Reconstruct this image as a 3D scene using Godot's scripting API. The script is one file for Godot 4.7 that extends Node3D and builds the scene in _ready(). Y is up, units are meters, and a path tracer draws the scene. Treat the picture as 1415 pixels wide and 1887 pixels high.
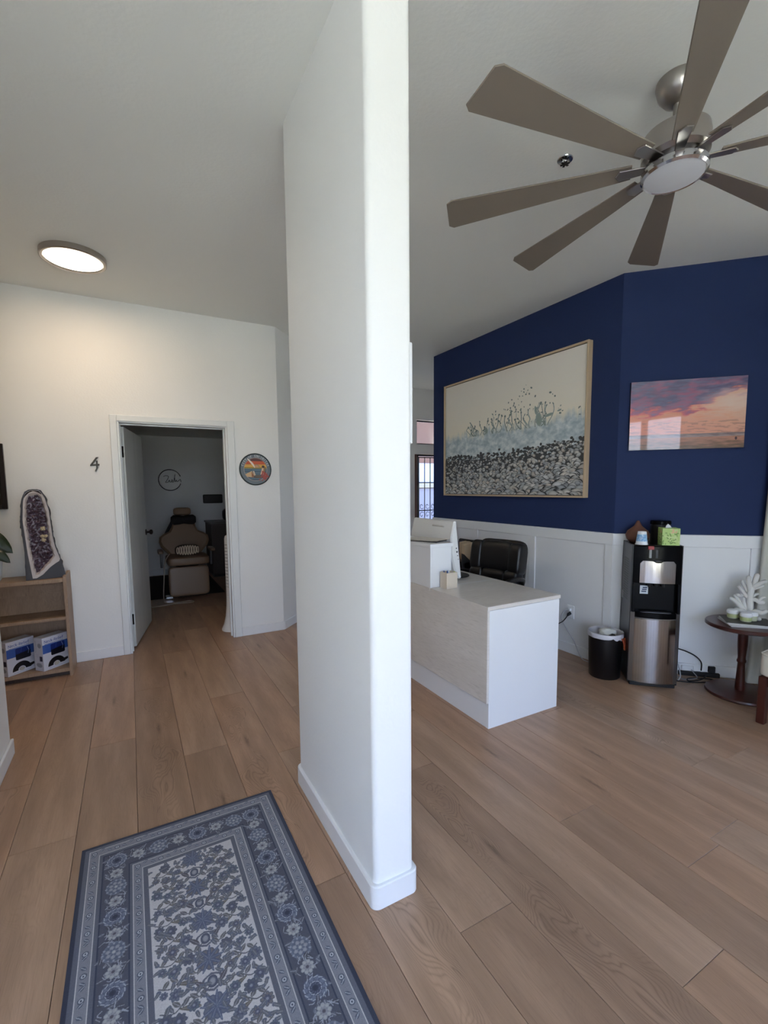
extends Node3D
# Reception area of a small clinic: hall with a treatment room on one side, blue-walled reception on the other.
# World: camera at (0, 1.48, 0), -Z runs along the hall, +X towards the reception; metres.

const CEIL := 3.08
const SQ := 0.70710678

# ------------------------------------------------------------------ geometry collector
class Geo:
	var v := PackedVector3Array()
	var n := PackedVector3Array()
	var uv := PackedVector2Array()
	var ix := PackedInt32Array()

	func face(p: Array, outward: Vector3, q: Array = []) -> void:
		var nn: Vector3 = (p[1] - p[0]).cross(p[2] - p[0])
		if nn.length() < 1e-12 and p.size() > 3:
			nn = (p[2] - p[0]).cross(p[3] - p[0])
		nn = nn.normalized()
		var pts := p
		var uvs := q
		if nn.dot(outward) < 0.0:
			pts = p.duplicate(); pts.reverse()
			uvs = q.duplicate(); uvs.reverse()
			nn = -nn
		var s := v.size()
		var a := Vector3.UP if absf(nn.y) < 0.8 else Vector3.BACK
		var tx := a.cross(nn).normalized()
		var ty := nn.cross(tx)
		for i in pts.size():
			v.append(pts[i]); n.append(nn)
			if uvs.size() == pts.size(): uv.append(uvs[i])
			else: uv.append(Vector2(tx.dot(pts[i]), -ty.dot(pts[i])))
		for i in range(1, pts.size() - 1):
			ix.append(s); ix.append(s + i + 1); ix.append(s + i)

	func box(c: Vector3, s: Vector3, b := 0.0, t := Transform3D.IDENTITY) -> void:
		var h := s * 0.5
		b = minf(b, minf(h.x, minf(h.y, h.z)) * 0.95)
		for a in 3:
			var u := (a + 1) % 3
			var w := (a + 2) % 3
			for sg in [-1.0, 1.0]:
				var f: Array = []
				for k in [[-1.0, -1.0], [1.0, -1.0], [1.0, 1.0], [-1.0, 1.0]]:
					var p := Vector3.ZERO
					p[a] = sg * h[a]; p[u] = k[0] * (h[u] - b); p[w] = k[1] * (h[w] - b)
					f.append(t * (c + p))
				var o := Vector3.ZERO
				o[a] = sg
				face(f, t.basis * o)
		if b <= 0.0: return
		for a in 3:
			var u := (a + 1) % 3
			var w := (a + 2) % 3
			for su in [-1.0, 1.0]:
				for sw in [-1.0, 1.0]:
					var f: Array = []
					for e in [[-1.0, 0], [1.0, 0], [1.0, 1], [-1.0, 1]]:
						var p := Vector3.ZERO
						p[a] = e[0] * (h[a] - b)
						p[u] = su * (h[u] if e[1] == 0 else h[u] - b)
						p[w] = sw * (h[w] - b if e[1] == 0 else h[w])
						f.append(t * (c + p))
					var o := Vector3.ZERO
					o[u] = su; o[w] = sw
					face(f, t.basis * o)
		for sx in [-1.0, 1.0]:
			for sy in [-1.0, 1.0]:
				for sz in [-1.0, 1.0]:
					var f: Array = []
					for a in 3:
						var p := Vector3(sx * (h.x - b), sy * (h.y - b), sz * (h.z - b))
						p[a] = [sx, sy, sz][a] * h[a]
						f.append(t * (c + p))
					face(f, t.basis * Vector3(sx, sy, sz))

	# smooth grid of rows x cols; out(p) orientation given by a centre the surface faces away from
	func grid(P: Array, wrap: bool, flip := false, us := 1.0, vs := 1.0) -> void:
		var R := P.size()
		var C: int = P[0].size()
		var s := v.size()
		for i in R:
			for j in C:
				var jl: int = (j - 1 + C) % C if wrap else maxi(j - 1, 0)
				var jr: int = (j + 1) % C if wrap else mini(j + 1, C - 1)
				var du: Vector3 = P[i][jr] - P[i][jl]
				var dv: Vector3 = P[mini(i + 1, R - 1)][j] - P[maxi(i - 1, 0)][j]
				if du.length() < 1e-7: # pole: borrow the neighbour row
					var i2 := 1 if i == 0 else R - 2
					if i != 0 and i != R - 1: i2 = i
					du = P[i2][jr] - P[i2][jl]
				var nn := du.cross(dv).normalized()
				if flip: nn = -nn
				v.append(P[i][j]); n.append(nn)
				uv.append(Vector2(us * float(j) / (C if wrap else C - 1), vs * float(i) / (R - 1)))
		for i in R - 1:
			for j in (C if wrap else C - 1):
				var a := s + i * C + j
				var b := s + i * C + (j + 1) % C
				var c := s + (i + 1) * C + (j + 1) % C
				var d := s + (i + 1) * C + j
				if flip: ix.append_array([a, b, c, a, c, d])
				else: ix.append_array([a, c, b, a, d, c])

	# turn a profile of (radius, height) round the y axis of t
	func lathe(pr: Array, seg := 24, t := Transform3D.IDENTITY, crease := 35.0) -> void:
		var sn: Array = []
		for i in pr.size() - 1:
			var d: Vector2 = pr[i + 1] - pr[i]
			sn.append(Vector2(d.y, -d.x).normalized())
		for i in pr.size() - 1:
			var n0: Vector2 = sn[i]
			var n1: Vector2 = sn[i]
			if i > 0 and rad_to_deg(acos(clampf(sn[i - 1].dot(sn[i]), -1, 1))) < crease: n0 = (sn[i - 1] + sn[i]).normalized()
			if i < sn.size() - 1 and rad_to_deg(acos(clampf(sn[i + 1].dot(sn[i]), -1, 1))) < crease: n1 = (sn[i + 1] + sn[i]).normalized()
			var s := v.size()
			for j in seg + 1:
				var a := TAU * j / seg
				var ca := cos(a)
				var sa := sin(a)
				for k in 2:
					var pp: Vector2 = pr[i + k]
					var nn: Vector2 = n0 if k == 0 else n1
					v.append(t * Vector3(pp.x * ca, pp.y, pp.x * sa))
					n.append((t.basis * Vector3(nn.x * ca, nn.y, nn.x * sa)).normalized())
					uv.append(Vector2(float(j) / seg, 1.0 - float(i + k) / (pr.size() - 1)))
			for j in seg:
				var b := s + j * 2
				ix.append_array([b, b + 2, b + 1, b + 1, b + 2, b + 3])

	func tube(path: Array, r, seg := 8, closed := false) -> void:
		var m := path.size()
		var up := Vector3.UP
		var rows: Array = []
		for i in m:
			var d: Vector3 = (path[(i + 1) % m] - path[(i - 1 + m) % m]) if closed else (path[mini(i + 1, m - 1)] - path[maxi(i - 1, 0)])
			d = d.normalized()
			if i == 0: up = Vector3.RIGHT if absf(d.y) > 0.9 else Vector3.UP
			var x := up.cross(d).normalized()
			up = d.cross(x).normalized()
			var rr: float = r[i] if r is Array else r
			var row := PackedVector3Array()
			for j in seg:
				var a := TAU * j / seg
				row.append(path[i] + (x * cos(a) + up * sin(a)) * rr)
			rows.append(row)
		if closed: rows.append(rows[0])
		grid(rows, true)
		if not closed:
			for e in [0, m - 1]:
				var pts: Array = []
				for q in rows[e]: pts.append(q)
				face(pts, (path[0] - path[1]) if e == 0 else (path[m - 1] - path[m - 2]))

	# polygon in the xy plane of t, pushed out along z from z0 to z1
	func prism(poly: PackedVector2Array, z0: float, z1: float, t := Transform3D.IDENTITY, bevel := 0.0, crease := 35.0) -> void:
		var p := poly
		if Geometry2D.is_polygon_clockwise(p):
			p = poly.duplicate(); p.reverse()
		var m := p.size()
		var sn: Array = []
		for i in m:
			var d: Vector2 = p[(i + 1) % m] - p[i]
			sn.append(Vector2(d.y, -d.x).normalized())
		var q := PackedVector2Array()
		for i in m:
			var nn: Vector2 = sn[i] + sn[(i - 1 + m) % m]
			nn = nn.normalized()
			var k: float = 1.0 / maxf(0.5, nn.dot(sn[i]))
			q.append(p[i] - nn * bevel * k)
		for i in m:
			var j := (i + 1) % m
			var a := 0
			var n0: Vector2 = sn[i]
			var n1: Vector2 = sn[i]
			if rad_to_deg(acos(clampf(sn[(i - 1 + m) % m].dot(sn[i]), -1, 1))) < crease: n0 = (sn[(i - 1 + m) % m] + sn[i]).normalized()
			if rad_to_deg(acos(clampf(sn[j].dot(sn[i]), -1, 1))) < crease: n1 = (sn[j] + sn[i]).normalized()
			var s := v.size()
			var len: float = p[i].distance_to(p[j])
			for e in [[p[i], z0 + bevel, n0, 0.0], [p[j], z0 + bevel, n1, len], [p[j], z1 - bevel, n1, len], [p[i], z1 - bevel, n0, 0.0]]:
				v.append(t * Vector3(e[0].x, e[0].y, e[1]))
				n.append((t.basis * Vector3(e[2].x, e[2].y, 0)).normalized())
				uv.append(Vector2(e[3], e[1]))
			ix.append_array([s, s + 2, s + 1, s, s + 3, s + 2])
			if bevel > 0.0:
				for e in [[z0 + bevel, z0, -1.0], [z1 - bevel, z1, 1.0]]:
					face([t * Vector3(p[i].x, p[i].y, e[0]), t * Vector3(p[j].x, p[j].y, e[0]), t * Vector3(q[j].x, q[j].y, e[1]), t * Vector3(q[i].x, q[i].y, e[1])], t.basis * Vector3(sn[i].x, sn[i].y, e[2]))
		var tri := Geometry2D.triangulate_polygon(q)
		for e in [[z0, -1.0], [z1, 1.0]]:
			for i in range(0, tri.size(), 3):
				var pts: Array = []
				var uvs: Array = []
				for k in 3:
					var w := q[tri[i + k]]
					pts.append(t * Vector3(w.x, w.y, e[0])); uvs.append(Vector2(w.x, -w.y))
				face(pts, t.basis * Vector3(0, 0, e[1]), uvs)

	# soft cushion: a superellipsoid
	func cushion(c: Vector3, s: Vector3, e1 := 0.35, e2 := 0.35, t := Transform3D.IDENTITY, nu := 28, nv := 14) -> void:
		var rows: Array = []
		for i in nv + 1:
			var ph := -PI / 2 + PI * i / nv
			var row := PackedVector3Array()
			for j in nu:
				var th := TAU * j / nu
				var cp := pw(cos(ph), e1)
				row.append(t * (c + Vector3(s.x * 0.5 * cp * pw(cos(th), e2), s.y * 0.5 * pw(sin(ph), e1), s.z * 0.5 * cp * pw(sin(th), e2))))
			rows.append(row)
		grid(rows, true, true)

	func pw(x: float, e: float) -> float:
		return signf(x) * pow(absf(x), e) if absf(x) > 1e-5 else 0.0

	func mesh() -> ArrayMesh:
		var a: Array = []
		a.resize(Mesh.ARRAY_MAX)
		a[Mesh.ARRAY_VERTEX] = v; a[Mesh.ARRAY_NORMAL] = n; a[Mesh.ARRAY_TEX_UV] = uv; a[Mesh.ARRAY_INDEX] = ix
		var m := ArrayMesh.new()
		m.add_surface_from_arrays(Mesh.PRIMITIVE_TRIANGLES, a)
		return m

# ------------------------------------------------------------------ scene helpers
var taken := {}
func numbered(called: String) -> String:
	var k: int = taken.get(called, 0)
	taken[called] = k + 1
	return called if k == 0 else "%s_%03d" % [called, k]

func thing(called: String, label: String, category: String, at := Vector3.ZERO, turn := 0.0, group := "") -> Node3D:
	var o := Node3D.new()
	o.name = numbered(called)
	add_child(o)
	o.position = at
	o.rotation.y = turn
	tag(o, label, category, group)
	return o

func tag(o: Node, label: String, category: String, group := "") -> void:
	o.set_meta("label", label)
	o.set_meta("category", category)
	if group != "": o.set_meta("group", group)

func part(parent: Node, called: String, g, m: Material, label := "") -> MeshInstance3D:
	var o := MeshInstance3D.new()
	o.name = called if parent != self else numbered(called)
	o.mesh = g.mesh() if g is Geo else g
	o.material_override = m
	o.cast_shadow = GeometryInstance3D.SHADOW_CASTING_SETTING_ON
	parent.add_child(o, true)
	if label != "": o.set_meta("label", label)
	return o

func struct(called: String, label := "") -> Node3D:
	var o := Node3D.new()
	o.name = numbered(called)
	add_child(o)
	o.set_meta("kind", "structure")
	if label != "": o.set_meta("label", label)
	return o

func wallbox(called: String, lo: Vector3, hi: Vector3, m: Material, label := "") -> MeshInstance3D:
	var g := Geo.new()
	g.box((lo + hi) * 0.5, hi - lo)
	var o := part(self, called, g, m, label)
	o.set_meta("kind", "structure")
	return o

func bx(lo: Vector3, hi: Vector3, b := 0.0) -> Geo:
	var g := Geo.new()
	g.box((lo + hi) * 0.5, hi - lo, b)
	return g

func mat(c: Color, rough := 0.6, metal := 0.0) -> StandardMaterial3D:
	var m := StandardMaterial3D.new()
	m.albedo_color = c
	m.roughness = rough
	m.metallic = metal
	return m

func rgb(r: int, g: int, b: int) -> Color:
	return Color(r / 255.0, g / 255.0, b / 255.0)

func tex_mat(img: Image, rough := 0.5, metal := 0.0) -> StandardMaterial3D:
	var m := mat(Color.WHITE, rough, metal)
	m.albedo_texture = ImageTexture.create_from_image(img)
	return m

func noise(seed_: int, freq: float, oct := 3) -> FastNoiseLite:
	var f := FastNoiseLite.new()
	f.seed = seed_
	f.noise_type = FastNoiseLite.TYPE_SIMPLEX_SMOOTH
	f.frequency = freq
	f.fractal_octaves = oct
	return f

func arc(c: Vector2, r: float, a0: float, a1: float, k: int) -> PackedVector2Array:
	var o := PackedVector2Array()
	for i in k + 1:
		var a := deg_to_rad(lerpf(a0, a1, float(i) / k))
		o.append(c + Vector2(cos(a), sin(a)) * r)
	return o

func round_rect(w: float, h: float, r: float, k := 5) -> PackedVector2Array:
	var o := PackedVector2Array()
	var x := w * 0.5 - r
	var y := h * 0.5 - r
	o.append_array(arc(Vector2(x, y), r, 0, 90, k))
	o.append_array(arc(Vector2(-x, y), r, 90, 180, k))
	o.append_array(arc(Vector2(-x, -y), r, 180, 270, k))
	o.append_array(arc(Vector2(x, -y), r, 270, 360, k))
	return o

func smooth_path(pts: Array, k := 6) -> Array:
	var o: Array = []
	var m := pts.size()
	for i in m - 1:
		var a: Vector3 = pts[maxi(i - 1, 0)]
		var b: Vector3 = pts[i]
		var c: Vector3 = pts[i + 1]
		var d: Vector3 = pts[mini(i + 2, m - 1)]
		for j in k:
			o.append(b.cubic_interpolate(c, a, d, float(j) / k))
	o.append(pts[m - 1])
	return o

# y-up extrusion: polygon given as (x, z), from y0 to y1
func upright() -> Transform3D:
	return Transform3D(Basis(Vector3(1, 0, 0), Vector3(0, 0, 1), Vector3(0, -1, 0)), Vector3.ZERO)

# ------------------------------------------------------------------ raster helpers
func ell(im: Image, c: Vector2, rx: float, ry: float, rot: float, col: Color, edge: Color, lit := false) -> void:
	var R := int(ceil(maxf(rx, ry))) + 1
	var w := im.get_width()
	var h := im.get_height()
	var cr := cos(rot)
	var sr := sin(rot)
	for y in range(maxi(0, int(c.y) - R), mini(h, int(c.y) + R + 1)):
		for x in range(maxi(0, int(c.x) - R), mini(w, int(c.x) + R + 1)):
			var dx := x - c.x
			var dy := y - c.y
			var u := (dx * cr + dy * sr) / rx
			var q := (-dx * sr + dy * cr) / ry
			var d := u * u + q * q
			if d > 1.0: continue
			var k := d * d
			if lit: k = clampf(k * 0.75 + dy / ry * 0.38 + 0.12, 0, 1)
			im.set_pixel(x, y, col.lerp(edge, k))

func stroke(im: Image, a: Vector2, b: Vector2, w: float, col: Color) -> void:
	var L := a.distance_to(b)
	var k := maxi(1, int(L / maxf(0.6, w * 0.5)))
	for i in k + 1:
		var p := a.lerp(b, float(i) / k)
		var R := int(ceil(w * 0.5))
		for y in range(int(p.y) - R, int(p.y) + R + 1):
			for x in range(int(p.x) - R, int(p.x) + R + 1):
				if x < 0 or y < 0 or x >= im.get_width() or y >= im.get_height(): continue
				if Vector2(x, y).distance_to(p) <= w * 0.5 + 0.3: im.set_pixel(x, y, col)

func curve_stroke(im: Image, p: Array, w: float, col: Color) -> void:
	var pts: Array = []
	for q in p: pts.append(Vector3(q.x, q.y, 0))
	var s := smooth_path(pts, 6)
	for i in s.size() - 1:
		stroke(im, Vector2(s[i].x, s[i].y), Vector2(s[i + 1].x, s[i + 1].y), w, col)

func leafshape(im: Image, c: Vector2, l: float, w: float, rot: float, col: Color, vein: Color) -> void:
	var k := int(l * 1.6)
	var d := Vector2(cos(rot), sin(rot))
	for i in k + 1:
		var t := float(i) / k
		var ww := w * sin(PI * pow(t, 0.8)) + 0.6
		stroke(im, c + d * (t * l) - d.orthogonal() * ww * 0.5, c + d * (t * l) + d.orthogonal() * ww * 0.5, 1.2, col)
	stroke(im, c, c + d * l * 0.9, 1.0, vein)

func flower(im: Image, c: Vector2, r: float, petals: int, col: Color, edge: Color, heart: Color, rot: float) -> void:
	for i in petals:
		var a := TAU * i / petals + rot
		ell(im, c + Vector2(cos(a), sin(a)) * r * 0.62, r * 0.42, r * 0.3, a, col, edge)
	for i in petals:
		var a := TAU * (i + 0.5) / petals + rot
		ell(im, c + Vector2(cos(a), sin(a)) * r * 0.36, r * 0.3, r * 0.2, a, edge, col)
	ell(im, c, r * 0.26, r * 0.26, 0, heart, edge)

# ------------------------------------------------------------------ procedural pictures
func wood_image(w: int, h: int, seed_: int, c0: Color, c1: Color, c2: Color, cathedral: float, streak := 1.0) -> Image:
	var im := Image.create(w, h, false, Image.FORMAT_RGB8)
	var f1 := noise(seed_, 0.010, 3)
	var f2 := noise(seed_ + 7, 0.05, 2)
	var f3 := noise(seed_ + 13, 0.004, 2)
	var f4 := noise(seed_ + 21, 0.35, 1)
	var rng := RandomNumberGenerator.new()
	rng.seed = seed_ * 3 + 1
	var knots: Array = []
	for k in (1 if cathedral > 0.2 and h > 800 else 0):
		knots.append(Vector3(rng.randf_range(0.2, 0.8) * w, rng.randf() * h, rng.randf_range(0.4, 0.7)))
	var f5 := noise(seed_ + 33, 0.022, 3)
	for y in h:
		for x in w:
			var u := float(x) / w - 0.5
			var wob := f3.get_noise_2d(x * 1.4, y * 0.9)
			var cc := u + wob * 0.45 + 0.08
			var ring := sqrt(cc * cc * 9.0 + 0.05) * 9.0 + float(y) / h * 7.0 + f1.get_noise_2d(x * 1.2, y * 0.35) * 1.6
			var rv := absf(fmod(ring, 1.0) - 0.5) * 2.0
			rv = pow(rv, 3.0) * cathedral * clampf(1.2 - absf(cc) * 2.6, 0.0, 1.0)
			var st := f2.get_noise_2d(x * 3.2, y * 0.10) * 0.5 + f4.get_noise_2d(x * 1.7, y * 0.05) * 0.32 + f5.get_noise_2d(x * 5.0, y * 0.55) * 0.30
			var big := f1.get_noise_2d(x * 1.0 + 300.0, y * 0.22)
			var k := clampf(0.5 + big * 0.6 + st * 0.62 * streak, 0, 1)
			var c := c0.lerp(c1, k).lerp(c2, clampf(rv * 0.6 + maxf(0, -st - 0.08) * 0.7 * streak, 0, 1))
			for q in knots:
				var dx: float = (x - q.x) / 9.0
				var dy: float = (y - q.y) / 42.0
				var dd := dx * dx + dy * dy
				if dd < 6.0: c = c.lerp(c2.darkened(0.25), exp(-dd * 1.4) * q.z * (0.75 + 0.5 * f2.get_noise_2d(x * 4.0, y * 0.6)))
			im.set_pixel(x, y, c)
	return im

func pebbles_image() -> Image:
	var w := 900
	var h := 600
	var im := Image.create(w, h, false, Image.FORMAT_RGB8)
	var f := noise(5, 0.012, 4)
	var f2 := noise(9, 0.035, 3)
	for y in h:
		for x in w:
			var t := float(y) / h
			var sky := rgb(244, 238, 228).lerp(rgb(247, 239, 219), clampf((t - 0.1) / 0.4, 0, 1))
			var c := sky
			var line := 0.455 - 0.05 * float(x) / w + f.get_noise_2d(x, 0) * 0.055 + f2.get_noise_2d(x * 1.6, 40) * 0.035
			if t > line:
				var k := clampf((t - line) * 14.0, 0, 1)
				var fo := f.get_noise_2d(x * 1.3, y * 1.6)
				var fo2 := f2.get_noise_2d(x, y * 1.3)
				c = c.lerp(rgb(166, 184, 192).lerp(rgb(228, 234, 234), clampf(0.45 + fo * 0.7 + fo2 * 0.5, 0, 1)), k)
			im.set_pixel(x, y, c)
	var rng := RandomNumberGenerator.new()
	rng.seed = 77
	var dk := rgb(122, 136, 130)
	# splash fingers and drops
	for i in 46:
		var x0 := rng.randf_range(0.22, 0.8) * w
		var tall := rng.randf_range(0.03, 0.15) * (1.0 - absf(x0 / w - 0.62))
		var p := Vector2(x0, h * 0.49)
		var pts: Array = [p]
		for k in 4:
			p += Vector2(rng.randf_range(-16, 16), -tall * h / 3.0)
			pts.append(p)
		curve_stroke(im, pts, rng.randf_range(1.5, 6.0), dk.lerp(rgb(176, 188, 184), rng.randf()))
		ell(im, p, rng.randf_range(3, 8), rng.randf_range(2, 6), rng.randf() * 3.0, dk, dk)
	for i in 150:
		var x := clampf(rng.randfn(0.57, 0.2), 0.02, 0.97) * w
		var y := rng.randf_range(0.10, 0.46) * h
		if y < h * (0.16 + absf(x / w - 0.66) * 0.7): continue
		var r := rng.randf_range(1.0, 4.2)
		ell(im, Vector2(x, y), r, r * rng.randf_range(0.7, 1.8), rng.randf() * 3.0, dk, dk.darkened(0.2))
	for q in [[0.74, 0.44, 34.0, 60.0], [0.72, 0.37, 14.0, 40.0], [0.80, 0.42, 50.0, 12.0], [0.86, 0.40, 22.0, 8.0], [0.37, 0.46, 20.0, 30.0]]:
		ell(im, Vector2(q[0] * w, q[1] * h), q[2] * 0.5, q[3] * 0.5, -0.2, rgb(148, 162, 154), rgb(160, 174, 170))
	# dark wet gravel behind the pebbles, then the pebbles from far to near
	for y in range(int(h * 0.70), h):
		for x in w: im.set_pixel(x, y, rgb(62, 64, 66))
	for i in 2200:
		var x := rng.randf() * w
		var edge := 0.655 - 0.05 * smoothstep(0.55, 0.95, x / w) + f2.get_noise_2d(x, 7) * 0.05
		var y := lerpf(edge * h, h, rng.randf())
		ell(im, Vector2(x, y), rng.randf_range(5, 11), rng.randf_range(3, 7), 0, rgb(52, 54, 56), rgb(76, 78, 80))
	var cols := [rgb(176, 172, 160), rgb(150, 148, 140), rgb(196, 186, 164), rgb(120, 128, 134), rgb(92, 102, 112), rgb(206, 200, 188), rgb(168, 146, 122), rgb(136, 140, 138), rgb(74, 82, 94), rgb(186, 190, 190)]
	for i in 1400:
		var t := float(i) / 1400.0
		var x := rng.randf() * w
		var edge := 0.672 - 0.05 * smoothstep(0.55, 0.95, x / w)
		var y := lerpf(edge, 1.02, pow(t, 0.85)) * h + rng.randf_range(-5, 5)
		var big := lerpf(6.0, 25.0, t) * rng.randf_range(0.45, 1.25) * (0.75 + 0.45 * x / w)
		var c: Color = cols[rng.randi() % cols.size()]
		c = c.lightened(0.35).darkened(rng.randf() * 0.18)
		ell(im, Vector2(x, y), big * 1.06, big * 0.74, rng.randf_range(-0.5, 0.5), rgb(40, 42, 44), rgb(46, 48, 50))
		ell(im, Vector2(x, y - 1), big, big * 0.66, rng.randf_range(-0.5, 0.5), c.lightened(0.3), c.darkened(0.42), true)
	return im

func sunset_image() -> Image:
	var w := 420
	var h := 280
	var im := Image.create(w, h, false, Image.FORMAT_RGB8)
	var f := noise(31, 0.011, 4)
	var f2 := noise(35, 0.03, 3)
	for y in h:
		for x in w:
			var t := float(y) / h
			var u := float(x) / w
			var n1 := f.get_noise_2d(x * 0.8, y * 2.6 + x * 0.35)
			var n2 := f2.get_noise_2d(x * 0.5, y * 3.2)
			var c: Color
			if t < 0.78:
				var warm := rgb(226, 138, 106).lerp(rgb(224, 178, 150), clampf(u * 0.9 + n2 * 0.4, 0, 1))
				warm = warm.lerp(rgb(206, 112, 96), clampf((t - 0.55) * 2.0 + n2 * 0.6, 0, 1) * 0.6)
				var cloud := rgb(88, 76, 112).lerp(rgb(150, 84, 116), clampf(0.5 + n1 * 1.6, 0, 1))
				cloud = cloud.lerp(rgb(98, 108, 140), clampf(0.25 + n2 * 1.2 + (0.25 - t), 0, 1) * 0.6)
				var border := 0.46 - 0.26 * smoothstep(0.45, 1.0, u) + n1 * 0.16 + n2 * 0.05
				var k := smoothstep(-0.035, 0.035, t - border)
				c = cloud.lerp(warm, k)
				c = c.lerp(rgb(222, 84, 88), (1.0 - smoothstep(0.0, 0.07, absf(t - border))) * clampf(1.0 - u * 0.5, 0, 1) * 0.75)
				c = c.lerp(rgb(232, 206, 190), smoothstep(0.5, 0.9, u) * (1.0 - smoothstep(0.02, 0.26, absf(t - 0.32 + n1 * 0.1))) * 0.75)
				if t > 0.60 and n2 > 0.18: c = c.darkened(0.12)
			elif t < 0.83:
				c = rgb(104, 84, 84).lerp(rgb(150, 128, 122), clampf((t - 0.775) * 22.0 + n2, 0, 1))
			else:
				c = rgb(176, 116, 92).lerp(rgb(104, 76, 52), clampf((t - 0.84) * 6.5 + n2 * 0.7, 0, 1))
			im.set_pixel(x, y, c)
	# a far walker on the beach
	ell(im, Vector2(w * 0.93, h * 0.865), 4, 6, 0, rgb(60, 30, 34), rgb(60, 30, 34))
	return im

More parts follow.
